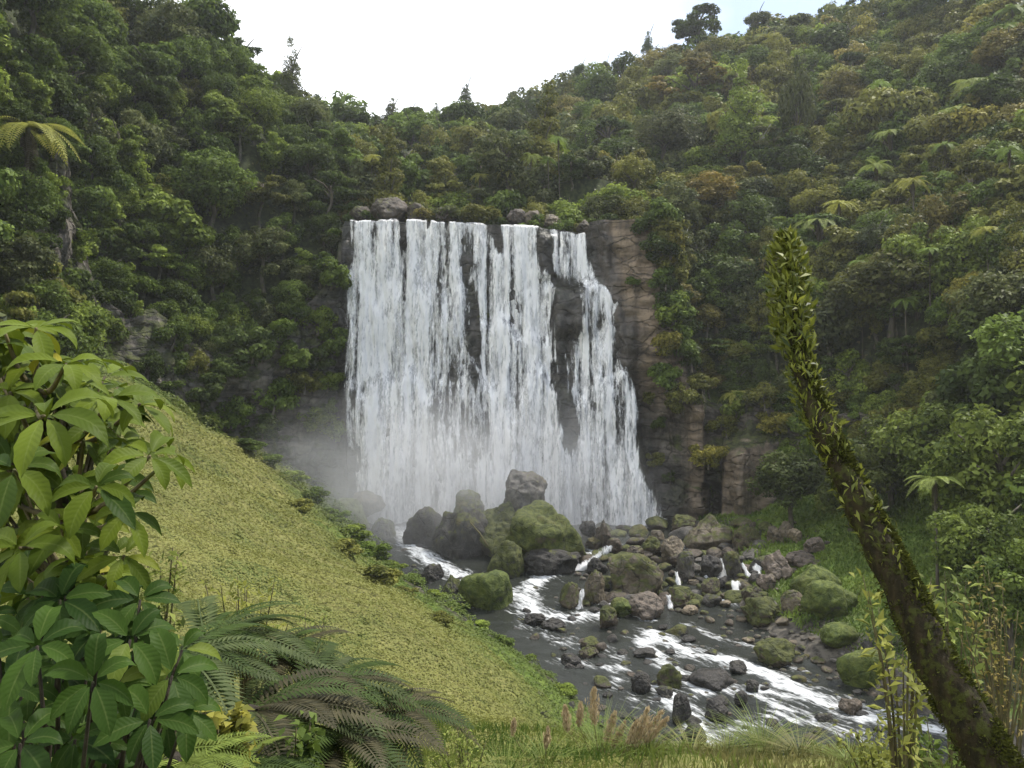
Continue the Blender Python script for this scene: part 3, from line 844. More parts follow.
GREENS = {   # colour word: base colour
    'deep green': (0.062, 0.090, 0.026), 'mid green': (0.097, 0.141, 0.034), 'fresh green': (0.152, 0.200, 0.044), 'olive green': (0.134, 0.141, 0.040),
    'brownish': (0.145, 0.132, 0.048), 'grey green': (0.095, 0.112, 0.051), 'yellowish': (0.187, 0.176, 0.046)}
def pick_green(px, py, r):
    if px < 345: w = [.22, .38, .22, .08, .0, .10, .0]
    elif px < 600 and py < 240: w = [.17, .20, .08, .28, .04, .22, .01]
    elif py > 400: w = [.12, .28, .42, .14, .02, .02, 0.0]
    else: w = [.21, .19, .10, .32, .05, .10, .03]
    return r.choice(list(GREENS), p=np.array(w) / sum(w))
COLS = [(85, 'by the left frame edge'), (175, 'above the grey cliff'), (260, 'between cliff and skyline conifer'), (347, 'just left of the waterfall'), (430, 'above the waterfall left half'),
        (520, 'above the middle of the waterfall'), (600, 'above the waterfall right half'), (690, 'above the bare brown slab'), (760, 'left of the trunk tip'), (850, 'behind the leaning trunk'),
        (940, 'right of the leaning trunk'), (9999, 'by the right frame edge')]
def place_words(px, py, Y):
    c = [w for x, w in COLS if px < x][0]
    if px < 347: rows = [(80, 'near the ridge'), (170, 'on upper slope'), (260, 'on middle slope'), (9999, 'on lower slope')]
    elif px < 690: rows = [(150, 'near the ridge'), (9999, 'on lower slope')]
    else: rows = [(90, 'near the ridge'), (190, 'on upper slope'), (290, 'on middle slope'), (390, 'on lower slope'), (9999, 'near the slope foot')]
    return [w for y, w in rows if py < y][0] + ' ' + c
SHAPE = {'round': 'bushy tree', 'flat': 'tiered tree', 'cone': 'narrow conifer'}

indiv = [i for i in order if vis[i] > 0 and not out_[i]][:298]
rest = [i for i in order if vis[i] > 0 and not out_[i]][298:]
rest += [i for i in range(len(tp)) if (vis[i] == 0 or out_[i]) and (-420 < qpx[i] < -5 or 1029 < qpx[i] < 1500) and -200 < qpy[i] < 760 and tp[i, 1] < 110]   # just past the frame on both sides
r_ = np.random.default_rng(5)
for i in indiv:
    shape, me, _ = CROWNS[kind[i]]
    px, py = qpx[i], qpy[i]; cw = pick_green(px, py, r_); g = np.array(GREENS[cw]) * r_.uniform(.8, 1.25)
    t = empty('conifer_tree' if shape == 'cone' else 'forest_tree', tp[i])
    off = Vector(cen[i] - tp[i]); s = tr_[i]
    rz = r_.uniform(0, 6.28)
    place(me, 'crown', t, off, (r_.normal(0, .1), r_.normal(0, .1), rz), (s, s, s * hs[i]), (*g, 1))
    place(TRUNKS[r_.integers(0, 4)], 'trunk', t, off, (0, 0, rz), (s, s, s * 1.15))
    later(t, f'{cw} {SHAPE[shape]}', place_words(px, py, tp[i, 1]), px, 'tree', 'trees covering the valley slopes')
# the rest of the wood, mostly far off on the upper slopes, reads as one mass
parts = []; tints = []
cls = []
for i in rest:
    v, f, t = CROWNS[kind[i]][2]
    k = r_.random(len(f)) < (.42 if tp[i, 1] < 120 else .24)
    ff = f[k]; vv = v[ff.ravel()].reshape(-1, 4, 3); m_ = vv.mean(1, keepdims=True); vv = (m_ + (vv - m_) * 1.6).reshape(-1, 3)
    a = r_.uniform(0, 6.28); ro = np.array([[np.cos(a), -np.sin(a), 0], [np.sin(a), np.cos(a), 0], [0, 0, 1]])
    w = (vv @ ro.T) * [tr_[i], tr_[i], tr_[i] * hs[i]] + cen[i]
    cw = pick_green(qpx[i], qpy[i], r_); g = np.array(GREENS[cw]) * r_.uniform(.8, 1.25)
    parts.append((w, np.arange(len(w)).reshape(-1, 4), t[ff.ravel()])); cls.append(np.repeat(g[None], len(w), 0))
if parts:
    v, f, t = join_arrays(parts); g = np.concatenate(cls)
    m = NT('wood_leaf')
    cmb = m.n('CombineColor')
    for k, nme in enumerate(('Red', 'Green', 'Blue')): m.set(cmb.inputs[nme], m.attr('leaf_' + nme.lower()))
    base = m.mix(1.0, cmb.outputs[0], m.mix(m.attr('tint'), rgb(.35, .42, .34), rgb(1.85, 1.75, 1.35)), 'MULTIPLY')
    p = m.bsdf(base, .55, .12); tl = m.n('BsdfTranslucent'); m.set(tl.inputs['Color'], base)
    mx = m.n('MixShader'); mx.inputs[0].default_value = .3
    m.t.links.new(p, mx.inputs[1]); m.t.links.new(tl.outputs[0], mx.inputs[2])
    wood = mesh_np('far_woods', v, f, m.end(mx.outputs[0]), attrs={'tint': t, 'leaf_red': g[:, 0], 'leaf_green': g[:, 1], 'leaf_blue': g[:, 2]})
    tag(wood, kind='stuff')
print('TREES', len(tp), 'individual', len(indiv), 'rest', len(rest), 'smallest', vis[indiv[-1]])

# undergrowth between the trees
n = 260000
ux, uy = rng.uniform(-75, 112, n), rng.uniform(16, 200, n)
k = sdist(VALLEY, ux, uy) > np.where((uy > 60) & (ux < 33), .4, -1.5)
k &= ~((np.abs(ux + 1.2) < 14.5) & (uy < 84))
ux, uy = ux[k], uy[k]; uz = ground(ux, uy); nn = gnormal(ux, uy)
keepw = rng.random(len(ux)) < np.clip(.35 / np.maximum(nn[:, 2], .2) * np.clip(90 / uy, .3, 1.2), 0, 1)
ux, uy, uz, nn = ux[keepw], uy[keepw], uz[keepw], nn[keepw]
upn = np.stack([ux, uy, uz], -1)
hgt = np.clip(fbm(upn / 2.0, 3, 91) + .45, 0, 1) * 2.3
upn = upn + nn * (hgt * rng.uniform(.2, 1, len(ux)))[:, None]
v, f = leaf_cards(upn, nn + rng.normal(0, .5, nn.shape) + [0, 0, .3], rng.uniform(.2, .45, len(ux)) * np.clip(uy / 80, .7, 1.5))
t = np.clip(.45 + fbm(upn / 3.5, 3, 92) * .8 + rng.normal(0, .15, len(ux)), 0, 1)
ug = mesh_np('undergrowth', v, f, M['undergrowth'], attrs={'tint': np.repeat(t, 4)})
tag(ug, kind='stuff')

# ------------------------------------------------------------------ bushes that cling to the cliffs
SHRUBS = []
for i, (nl, cnt, leaf, flat) in enumerate([(16, 2600, .17, .75), (12, 2200, .2, .7), (20, 3000, .15, .8), (14, 2400, .18, .6)]):
    v, f, t = crown_mesh('foliage', 300 + i, nl, cnt, leaf, 'round', flat)
    SHRUBS.append(mesh_np('foliage', v, f, M['tree_leaf'], attrs={'tint': t}, link=False))
    STEM = tube(np.array([(0, 0, -.9), (.05, 0, -.4), (0, .05, .1)]), [.07, .05, .03], 6)
STEMM = mesh_np('stem', *STEM, M['bark'], smooth=True, link=False)
r_ = np.random.default_rng(11)
def cliff_bush(px, py, wpx, cw, where, desc='leafy bush'):
    """put a bush on the cliff strip nearest to that line of sight"""
    d = np.hypot(cpx - px, cpy - py) + np.where(cv[:, 1] < 50, 999, 0)
    j = int(np.argmin(d)); b = Vector(cv[j]); s = wpx * b.y / F / 2
    t = empty('cliff_bush', b)
    g = np.array(GREENS[cw]) * r_.uniform(.85, 1.2)
    i = r_.integers(0, 4); sx = s * r_.uniform(.9, 1.2)
    place(SHRUBS[i], 'foliage', t, (0, -s * .35, s * .25), (0, 0, r_.uniform(0, 6.28)), (sx, s, s * r_.uniform(.85, 1.25)), (*g, 1))
    place(STEMM, 'stem', t, (0, -s * .35, s * .25), (R(-25), 0, 0), (s, s, s))
    later(t, f'{cw} {desc}', where, px, 'bush', 'bushes clinging to the cliffs')
# left cliff, mostly grown over
for px, py, w in [] and [(212, 318, 46), (240, 300, 48), (268, 322, 44), (292, 296, 46), (318, 276, 44), (330, 312, 36), (300, 340, 44), (262, 352, 44), (234, 346, 42), (322, 244, 40), (286, 262, 46),
                  (256, 262, 46), (222, 276, 44), (192, 292, 40), (176, 268, 46), (150, 262, 44), (120, 262, 46), (92, 280, 50), (76, 310, 46), (206, 356, 38), (334, 350, 26), (310, 372, 30), (282, 378, 34),
                  (255, 392, 34), (336, 260, 30), (338, 296, 22), (196, 372, 30), (180, 306, 26), (302, 402, 24), (338, 232, 26), (326, 392, 20), (232, 400, 28)]:
    where = ('above the grey cliff' if px < 185 else 'right of the grey cliff' if px < 245 else 'between grey cliff and waterfall' if px < 300 else 'beside the waterfall')
    where += ' near its top' if py < 290 else ' at mid height' if py < 355 else ' near its foot'
    cliff_bush(px, py, w, r_.choice(['deep green', 'mid green', 'fresh green', 'grey green'], p=[.35, .35, .15, .15]), where)
for px, py, w in [(650, 230, 34), (658, 255, 36), (664, 284, 34), (673, 312, 36), (664, 218, 36), (684, 238, 38), (679, 276, 38), (690, 306, 36), (700, 250, 36), (679, 345, 34), (634, 284, 16), (655, 462, 20), (660, 425, 20), (668, 480, 18), (648, 400, 16)] or [(668, 262, 34), (684, 300, 40), (662, 236, 34), (690, 340, 42), (672, 330, 26), (706, 372, 44), (686, 386, 34), (716, 404, 40), (742, 420, 44), (700, 420, 28), (766, 440, 40), (690, 262, 40), (712, 330, 40),
                  (790, 455, 40), (650, 230, 34), (658, 255, 36), (664, 284, 34), (673, 312, 36), (664, 218, 36), (684, 238, 38), (679, 276, 38), (690, 306, 36), (700, 250, 36), (679, 345, 34), (634, 284, 16), (655, 462, 20), (660, 425, 20), (668, 480, 18), (648, 400, 16), (800, 480, 36), (776, 470, 30)]:
    where = ('beside the bare brown slab' if px < 680 else 'above the cave at the cliff foot' if px < 725 else 'over the rounded buttress')
    where += ' near its top' if py < 310 else ' at mid height' if py < 400 else ' low down'
    cliff_bush(px, py, w, r_.choice(['deep green', 'mid green', 'olive green', 'yellowish'], p=[.3, .3, .3, .1]), where)
def cliff_words(px, py):
    if px < 345:
        w = ('above the grey cliff' if px < 120 else 'on the grey cliff' if px < 185 else 'right of the grey cliff' if px < 245 else 'between grey cliff and waterfall' if px < 300 else 'beside the waterfall')
    else: w = ('beside the bare brown slab' if px < 690 else 'over the cliff foot cave' if px < 730 else 'over the rounded buttress' if px < 775 else 'behind the mossy trunk foot')
    return w + (' near its top' if py < 270 else ' below its top' if py < 310 else ' at mid height' if py < 355 else ' near its foot' if py < 420 else ' low down')
made = []
# bushes rooted on the steep foot of the left hillside
bx_ = []
for q in range(6000):
    X, Yq = r_.uniform(-46, -20), r_.uniform(38, 78); sdq = float(sdist(VALLEY, np.array([X]), np.array([Yq]))[0])
    if not (-3.5 < sdq < 7): continue
    Zq = float(ground(X, Yq)); px, py = pix(X, Yq, Zq); nq = gnormal(np.array([X]), np.array([Yq]))[0]
    if not (-20 < px < 340 and 130 < py < 345) or nq[2] > .62 or (100 < px < 165 and py > 292): continue
    w = r_.uniform(30, 52)
    if any((px - a) ** 2 + (py - b) ** 2 < (.33 * (w + c)) ** 2 for a, b, c in bx_): continue
    bx_.append((px, py, w)); s = w * Yq / F / 2; t = empty('cliff_bush', (X, Yq, Zq))
    cw = r_.choice(['deep green', 'mid green', 'fresh green', 'grey green'], p=[.3, .4, .2, .1]); g = np.array(GREENS[cw]) * r_.uniform(.85, 1.2); i = r_.integers(0, 4)
    off = nq * s * .45
    place(SHRUBS[i], 'foliage', t, off, (0, 0, r_.uniform(0, 6.28)), (s * 1.05, s, s * r_.uniform(.9, 1.2)), (*g, 1)); place(STEMM, 'stem', t, off, (R(-25), 0, 0), (s, s, s))
    later(t, f'{cw} leafy bush', cliff_words(px, py).replace('the grey cliff', 'the cliff').replace(' near its top', ' high up').replace(' at ', ' around '), px, 'bush', 'bushes clinging to the cliffs')
    if len(bx_) > 75: break
tries = 0
while len(made) < 165 and tries < 4000:
    tries += 1
    j = r_.integers(0, len(cv)); px, py = cpx[j], cpy[j]
    if cv[j, 1] < 50 or py > 470: continue
    left_ok = px < 338 and not (98 < px < 172 and 285 < py < 372) and not (172 <= px < 345 and py > 440) and not (190 < px < 250 and py > 330 and r_.random() < .6)
    right_ok = px > 664 + max(0, (py - 420)) * .5 and py < 470 + max(0, px - 770) * .4 and not (677 < px < 705 and py > 405) and not (718 < px < 770 and py > 432)
    if not (left_ok or right_ok): continue
    w = r_.uniform(26, 48) if left_ok else r_.uniform(24, 42)
    if any((px - a) ** 2 + (py - b) ** 2 < (.36 * (w + c)) ** 2 for a, b, c in made): continue
    made.append((px, py, w))
    pr = [.3, .38, .17, .15, 0] if left_ok else [.25, .25, .05, .3, .15]
    cliff_bush(px, py, w, r_.choice(['deep green', 'mid green', 'fresh green', 'olive green', 'yellowish'], p=pr), cliff_words(px, py))
# along the lip of the fall
def lip_bush(px, py, wpx, cw, Y=82.5):
    b = at(px, py, Y); s = wpx * Y / F / 2; b.z = float(ground(b.x, b.y))
    t = empty('lip_bush', b); g = np.array(GREENS[cw]) * r_.uniform(.85, 1.2); i = r_.integers(0, 4)
    place(SHRUBS[i], 'foliage', t, (0, 0, s * .45), (0, 0, r_.uniform(0, 6.28)), (s * 1.1, s, s * .9), (*g, 1))
    place(STEMM, 'stem', t, (0, 0, s * .45), (0, 0, 0), (s, s, s))
    later(t, f'{cw} bush', 'at the lip of the waterfall', px, 'bush', 'bushes at the lip of the waterfall')
for px, py, w, cw in [(358, 206, 30, 'deep green'), (420, 200, 34, 'brownish'), (455, 204, 44, 'grey green'), (480, 200, 46, 'olive green'), (496, 214, 26, 'deep green'), (530, 208, 34, 'mid green'),
                      (560, 212, 32, 'mid green'), (385, 196, 30, 'deep green'), (582, 214, 28, 'olive green'), (604, 206, 36, 'deep green'), (634, 208, 36, 'olive green'), (652, 214, 30, 'mid green'), (340, 212, 28, 'mid green')]:
    lip_bush(px, py, w, cw)
for px, py, w, cw in [(497, 222, 24, 'deep green'), (486, 216, 26, 'olive green'), (470, 212, 24, 'mid green'), (447, 216, 18, 'deep green'), (546, 226, 16, 'mid green'), (403, 216, 12, 'deep green'), (347, 216, 20, 'deep green'), (598, 220, 18, 'deep green')]:
    lip_bush(px, py, w, cw, 80.9)

# ------------------------------------------------------------------ tree ferns
def frond(n, length, width, droop, seed, rise=.55, leafl=None):
    """arching frond along +X: narrow leaflets in pairs on a thin rib"""
    r = np.random.default_rng(seed)
    t = np.linspace(0, 1, n)
    ax = length * (t - .12 * t ** 2); az = length * (rise * t - droop * t ** 2)
    C = np.stack([ax, r.normal(0, .01) * t * length, az], -1)
    T = unit(np.gradient(C, axis=0)); B = np.array([0, 1.0, 0]); Nn = np.cross(T, B)
    w = width * np.sin(np.pi * np.clip(t * .93 + .07, 0, 1)) ** .75 * (1 - .25 * t)
    gap_ = length / n * .92
    V, Fc = [], []
    rib = np.concatenate([C + B * length * .006, C - B * length * .006]); m_ = n
    V.append(rib); Fc.append(np.array([(i, i + 1, m_ + i + 1, m_ + i) for i in range(n - 1)])); off = 2 * n
    for s in (-1, 1):
        tip = C + s * B * w[:, None] + T * w[:, None] * .45 - Nn * w[:, None] * .22 * -1 - np.array([0, 0, 1]) * w[:, None] * .3
        mid = C + s * B * w[:, None] * .5 + T * w[:, None] * .2 + np.array([0, 0, 1]) * w[:, None] * .02
        q = np.stack([C, mid - T * gap_ * .5, tip, mid + T * gap_ * .5], 1)[1:]
        V.append(q.reshape(-1, 3)); Fc.append(np.arange(len(q) * 4).reshape(-1, 4) + off); off += len(q) * 4
    return np.concatenate(V), np.concatenate(Fc)
FRONDS = []
for i in range(4):
    v, f = frond(26, 1.0, .2, .62 + .12 * i, 400 + i, rise=.5 - .05 * i)
    FRONDS.append(mesh_np('frond', v, f, M['tree_leaf'], attrs={'tint': np.clip(.55 + np.random.default_rng(i).normal(0, .15, len(v)), 0, 1)}, link=False))
v, f = frond(26, 1.0, .17, .9, 410, rise=-.1)
DEADF = mesh_np('dead_frond', v, f, M['tree_leaf'], attrs={'tint': np.full(len(v), .5)}, link=False)
FT = mesh_np('trunk', *tube(np.array([(0, 0, -1), (.01, 0, -.6), (0, .015, -.25), (0, 0, 0)]), [.05, .035, .03, .035], 8), M['bark'], smooth=True, link=False)
r_ = np.random.default_rng(21)
FERNCOL = {'pale green': (.19, .235, .075), 'yellow green': (.23, .24, .065), 'mid green': (.13, .19, .05)}
def tree_fern(px, py, wpx, cw, Y=None, trunk=5.0):
    if Y is None:
        h = hit(px, py, 5.5); Y = h.y - 2.2
    c = at(px, py, Y); s = wpx * Y / F / 2 * 1.2
    gz = float(ground(c.x, c.y)); trunk = max(c.z - gz + .3, 1.5)
    t = empty('tree_fern', (c.x, c.y, c.z - trunk))
    g = np.array(FERNCOL[cw]) * r_.uniform(.9, 1.15)
    nf = 15; a0 = r_.uniform(0, 6.28)
    for k in range(nf):
        a = a0 + k * 2 * math.pi / nf + r_.normal(0, .1); e = r_.normal(-.02, .12)
        place(FRONDS[r_.integers(0, 4)], 'frond', t, (0, 0, trunk), (0, e, a), (s, s, s), (*(g * r_.uniform(.8, 1.15)), 1))
    for k in range(4):
        place(DEADF, 'dead_frond', t, (0, 0, trunk - .1), (0, r_.uniform(.7, 1.1), r_.uniform(0, 6.28)), (s * .7, s * .7, s * .7), (.05, .04, .022, 1))
    place(FT, 'trunk', t, (0, 0, trunk), (r_.normal(0, .04), r_.normal(0, .04), 0), (max(s, 1.6) * 1.1, max(s, 1.6) * 1.1, trunk))
    later(t, f'{cw} tree fern', place_words(px, py, Y).replace('forest', 'slope'), px, 'tree fern', 'tree ferns among the forest trees')
tree_fern(28, 128, 96, 'yellow green', Y=56)
for px, py, w, cw in [(819, 222, 50, 'pale green'), (876, 166, 36, 'pale green'), (956, 113, 48, 'pale green'), (987, 230, 34, 'yellow green'), (839, 204, 36, 'yellow green'), (729, 76, 28, 'pale green'), (753, 98, 30, 'pale green'),
                      (742, 66, 24, 'pale green'), (889, 133, 34, 'pale green'), (913, 182, 36, 'yellow green'), (972, 82, 40, 'pale green'), (367, 146, 22, 'pale green'), (372, 158, 26, 'yellow green'), (356, 157, 22, 'mid green'),
                      (507, 172, 24, 'yellow green'), (558, 139, 24, 'mid green'), (531, 156, 24, 'pale green'), (578, 126, 20, 'pale green'), (735, 394, 34, 'yellow green'), (1005, 30, 40, 'mid green'), (1012, 10, 36, 'mid green'),
                      (480, 176, 20, 'yellow green'), (548, 160, 22, 'mid green'), (880, 85, 26, 'mid green'), (690, 80, 22, 'mid green'), (798, 128, 26, 'mid green'), (640, 150, 24, 'yellow green'), (930, 250, 30, 'mid green'),
                      (860, 262, 28, 'mid green'), (905, 300, 34, 'mid green'), (945, 145, 30, 'mid green'), (725, 110, 26, 'pale green'), (762, 120, 26, 'pale green'), (1010, 150, 34, 'mid green'), (935, 480, 56, 'pale green')]:
    tree_fern(px, py, w, cw)

# ------------------------------------------------------------------ trees standing out on the skyline
def skyline(px, ytop, hpx, wpx, kd, cw, Y, label, lean=0):
    shape, me, _ = CROWNS[kd]
    top = at(px, ytop, Y); h = hpx * Y / F; s = wpx * Y / F / 2
    base = Vector((top.x, Y, min(top.z - h, float(ground(top.x, Y)))))
    t = empty('conifer_tree' if shape == 'cone' else 'forest_tree', base)
    ext = {'cone': 1.75, 'flat': .72, 'round': .95}[shape]
    cz = top.z - base.z - h * .5; g = np.array(GREENS[cw])
    place(me, 'crown', t, (0, 0, cz), (0, lean, random.uniform(0, 6)), (s, s, h * .5 / ext), (*g, 1))
    place(TRUNKS[1], 'trunk', t, (0, 0, cz), (0, 0, 0), (s, s, max(cz / 1.4, .5)))
    tag(t, label, 'tree', 'trees on the skyline')
skyline(291, 34, 76, 34, 8, 'grey green', 104, 'tall dark narrow conifer poking above the left ridge against white sky')
skyline(240, 42, 34, 44, 5, 'deep green', 95, 'flat topped dark tree on the left ridge beside the tall conifer')
skyline(172, 4, 70, 62, 9, 'grey green', 84, 'big rounded grey green tree crowning the left ridge')
skyline(316, 96, 28, 26, 4, 'deep green', 118, 'small dark tree on the ridge just right of tall conifer')
skyline(466, 84, 20, 20, 7, 'deep green', 165, 'small pointed conifer on the far ridge above the fall')
skyline(392, 98, 26, 26, 7, 'grey green', 142, 'pointed grey conifer at the saddle of the valley')
skyline(410, 104, 20, 24, 0, 'deep green', 142, 'low dark tree beside the pointed conifer at the saddle')
skyline(436, 102, 18, 14, 8, 'deep green', 150, 'thin dark spire tree on the saddle ridge')
skyline(648, 30, 26, 18, 8, 'deep green', 158, 'twin pointed dark conifer on the right ridge')
skyline(697, 10, 30, 48, 6, 'deep green', 150, 'wide ragged emergent tree on the right ridge skyline')
skyline(757, 8, 24, 22, 0, 'grey green', 148, 'round dark tree on the right ridge skyline near top of frame')
skyline(580, 63, 20, 18, 1, 'deep green', 160, 'small round dark tree on ridge left of twin conifer')
skyline(606, 60, 16, 12, 0, 'grey green', 160, 'tiny round tree on ridge close to twin conifer')
# the large domed brownish tree and the pale slender one on the right slope
def mid_tree(px, py, wpx, hpx, kd, g, lab, trunk=0, lift=2.5):
    h0 = hit(px, py + hpx * .45, lift); Y = h0.y - 1.5; c = at(px, py, Y); s = wpx * Y / F / 2; hh = hpx * Y / F / 2
    gz = float(ground(c.x, c.y)); base = Vector((c.x, Y, min(gz, c.z - hh)))
    t = empty('forest_tree', base)
    shape, me, _ = CROWNS[kd]; ext = {'cone': 1.75, 'flat': .72, 'round': .95}[shape]
    place(me, 'crown', t, c - base, (0, 0, random.uniform(0, 6)), (s, s, hh / ext), (*(np.array(g) * 1.5), 1))
    place(TRUNKS[trunk], 'trunk', t, c - base, (0, 0, 0), (s, s, max((c.z - base.z) / 1.4, .4)))
    tag(t, lab, 'tree', 'trees covering the valley slopes')
mid_tree(694, 86, 84, 36, 5, (.095, .078, .026), 'wide domed brownish tree high on the right slope')
mid_tree(662, 134, 66, 60, 3, (.055, .062, .030), 'big rounded grey olive tree above the bare brown slab')
mid_tree(763, 140, 30, 26, 6, (.10, .105, .05), 'slender pale tree with white trunk on the right slope', 4)
mid_tree(708, 196, 70, 44, 1, (.105, .085, .026), 'yellowish brown shrubby tree right of the bare slab')
mid_tree(796, 110, 34, 96, 9, (.042, .05, .02), 'tall dark columnar tree in the middle of the right slope')
mid_tree(752, 122, 18, 56, 8, (.035, .042, .018), 'thin dark upright tree beside the columnar tree on the right slope')
mid_tree(876, 236, 36, 34, 3, (.04, .052, .026), 'neat round dark green tree right of the leaning trunk tip')
mid_tree(890, 286, 96, 80, 1, (.055, .06, .022), 'broad olive tree in the middle right behind the leaning trunk')
mid_tree(1000, 316, 80, 80, 2, (.045, .06, .02), 'broad dark green tree at right edge of the lower slope')
mid_tree(682, 252, 26, 30, 5, (.09, .10, .045), 'small pale tree with thin white trunk right of the bare slab', 4)
for px, py, w, h, g, lab in [(940, 440, 90, 74, (.095, .125, .03), 'bright green leafy tree above the grassy right bank'), (1000, 470, 100, 90, (.10, .13, .032), 'bright green spreading tree at the right edge'),
                             (990, 545, 84, 76, (.085, .115, .028), 'low bright green tree over the right bank edge'), (890, 455, 66, 56, (.07, .09, .025), 'mid green bushy tree just right of the leaning trunk'),
                             (1010, 580, 70, 60, (.10, .14, .035), 'lowest fresh green bush at right edge of the bank'), (790, 480, 60, 46, (.045, .06, .02), 'dark green bushy tree beside the rounded buttress'),
                             (850, 480, 60, 50, (.06, .075, .022), 'olive bushy tree behind the middle of leaning trunk')]:
    mid_tree(px, py, w * 1.15, h * 1.35, random.choice([1, 3, 4]), np.array(g) * .8, lab, 0, 1.2)

# ------------------------------------------------------------------ boulders and stones
import bmesh
def ico(sub):
    bm = bmesh.new(); bmesh.ops.create_icosphere(bm, subdivisions=sub, radius=1)
    v = np.array([q.co[:] for q in bm.verts]); f = np.array([[q.index for q in p.verts] for p in bm.faces]); bm.free()
    return unit(v), f
ICO5, ICO4 = ico(5), ico(4)
def boulder_mesh(seed, planes=11, soft=14.0, rough=.10, sub=ICO5):
    r = np.random.default_rng(seed); d, f = sub
    n = unit(r.normal(size=(planes, 3)) * [1, 1, .9]); h = r.uniform(.5, 1.0, planes)
    q = np.maximum(d @ n.T, 0.02) / h[None]
    rad = 1 / (np.power(np.power(q, soft).sum(1) + 1.0, 1 / soft))
    rad = rad * (1 + fbm(d * 1.6 + seed, 3, seed) * rough * 1.4 + fbm(d * 5 + seed, 3, seed + 5) * rough * .55 + np.round(fbm(d * 2.4 + seed, 2, seed + 9) * 3) / 3 * rough * .5)
    v = d * rad[:, None]
    v = v / np.abs(v).max(0)
    return mesh_np('boulder', v, f, M['rock'], smooth=True, link=False)
BOULD = [boulder_mesh(500 + i, 7 + i % 4, 26 + 10 * (i % 4), .17) for i in range(12)]
ROUNDB = [boulder_mesh(540 + i, 12, 9.0, .13) for i in range(5)]
STONE = [boulder_mesh(560 + i, 9 + i % 4, 9.0, .08, ICO4) for i in range(8)]
STONECOL = {'brown': (.135, .112, .078), 'reddish': (.125, .102, .082), 'dark wet': (.032, .03, .028), 'grey': (.085, .08, .073), 'tan': (.22, .18, .125), 'dark brown': (.075, .06, .045)}
r_ = np.random.default_rng(31)
def boulder(x0, x1, y0, y1, colour, moss, label, Y=None, shape=None, depth=.9, rot=None, name='boulder', rounded=False, tilt=.18):
    """a boulder that fills that box of the photograph, its foot in the water or on the bank"""
    cxp = (x0 + x1) / 2
    if Y is None:
        g = hit(cxp, min(y1 + 1, 760)); Y = g.y + (x1 - x0) * g.y / F * .28
    w = (x1 - x0) * Y / F; h = (y1 - y0) * Y / F
    c = at(cxp, (y0 + y1) / 2, Y)
    sink = .18
    lib = ROUNDB if rounded else BOULD
    me = lib[shape % len(lib)] if shape is not None else lib[r_.integers(0, len(lib))]
    g = np.array(STONECOL[colour]) * r_.uniform(.85, 1.2)
    rz = r_.choice([0, math.pi / 2, math.pi, -math.pi / 2]) + r_.normal(0, .12) if rot is None else rot
    sw = w / 2 * 1.04; sd_ = sw * depth
    if abs(math.sin(rz)) > .7: sx, sy = sd_, sw
    else: sx, sy = sw, sd_
    o = place(me, name, None, (c.x, c.y, c.z - h * sink / 2), (0, 0, rz), (sx, sy, h / 2 * (1 + sink)), (*g, moss))
    if label: tag(o, label, 'boulder', 'boulders in the plunge pool and stream')
    return o
B = boulder
# the mossy rock pile standing in front of the fall
B(498, 547, 469, 512, 'grey', .25, 'grey peaked rock capping the big mossy mound before the waterfall', 66, 2, .9)
B(503, 587, 493, 568, 'brown', .86, 'huge mossy green boulder forming the right side of the central mound', 62.5, 4, .9)
B(470, 545, 500, 556, 'grey', .72, 'broad mossy boulder in the middle of the central mound', 64.5, 7, .9)
B(446, 487, 489, 535, 'grey', .5, 'grey green rock knob at upper left of the central mound in the spray', 67, 5, .9)
B(404, 450, 506, 562, 'dark wet', .35, 'dark rounded rock half hidden in spray left of the central mound', 66.5, 1, .9, rounded=True)
B(432, 492, 508, 572, 'dark wet', .4, 'large dark wet rock in the spray at the left of the mound', 64, 3, .9)
B(484, 524, 536, 578, 'grey', .75, 'small mossy boulder at the front foot of the central mound', 59.5, 0, .9, rounded=True)
B(516, 580, 545, 576, 'dark wet', .3, 'low dark boulder under the overhang of the huge mossy boulder', 60.5, 8, .8)
B(459, 515, 560, 616, 'grey', .95, 'rounded boulder wholly covered in green moss at the edge of the left bank', 54, 2, .9, rounded=True)
B(348, 385, 490, 518, 'brown', .3, 'smooth brown rock on the bank foot at left of the waterfall', 73, 1, .9, rounded=True)
B(330, 372, 498, 540, 'grey', .85, 'mossy bank boulder under the smooth brown rock', 71, 3, .9, rounded=True)
B(366, 396, 512, 549, 'grey', .6, 'mossy dark rock between left bank and white channel', 69, 4, .9)
B(420, 446, 563, 590, 'dark wet', .35, 'dark wet rock below the left white channel', 58.5, 6, .9)
B(440, 462, 574, 600, 'grey', .6, 'small mossy rock left of the round mossy boulder', 56, 7, .9)
# rocks along the lip of the fall
for a in [(371, 408, 194, 222, 'dark brown', .3, 'big brown rock on the lip of the fall near its left end', 82), (404, 428, 203, 222, 'dark brown', .45, 'mossy rock beside the big brown lip rock', 82), (436, 458, 205, 222, 'dark brown', .3, 'dark rock at the lip under the overhanging plants', 82),
          (506, 526, 209, 226, 'dark brown', .2, 'brown rock at lip above the second gap', 82), (524, 543, 210, 228, 'brown', .1, 'angular brown rock at lip of the fall', 82), (540, 562, 214, 228, 'brown', .45, 'mossy stone at the lip right of the angular one', 82),
          (575, 594, 219, 233, 'dark brown', .35, 'dark round stone at the right end of the lip', 81.3), (350, 372, 206, 220, 'dark brown', .5, 'low dark rock at the left end of the lip', 82)]:
    B(*a)
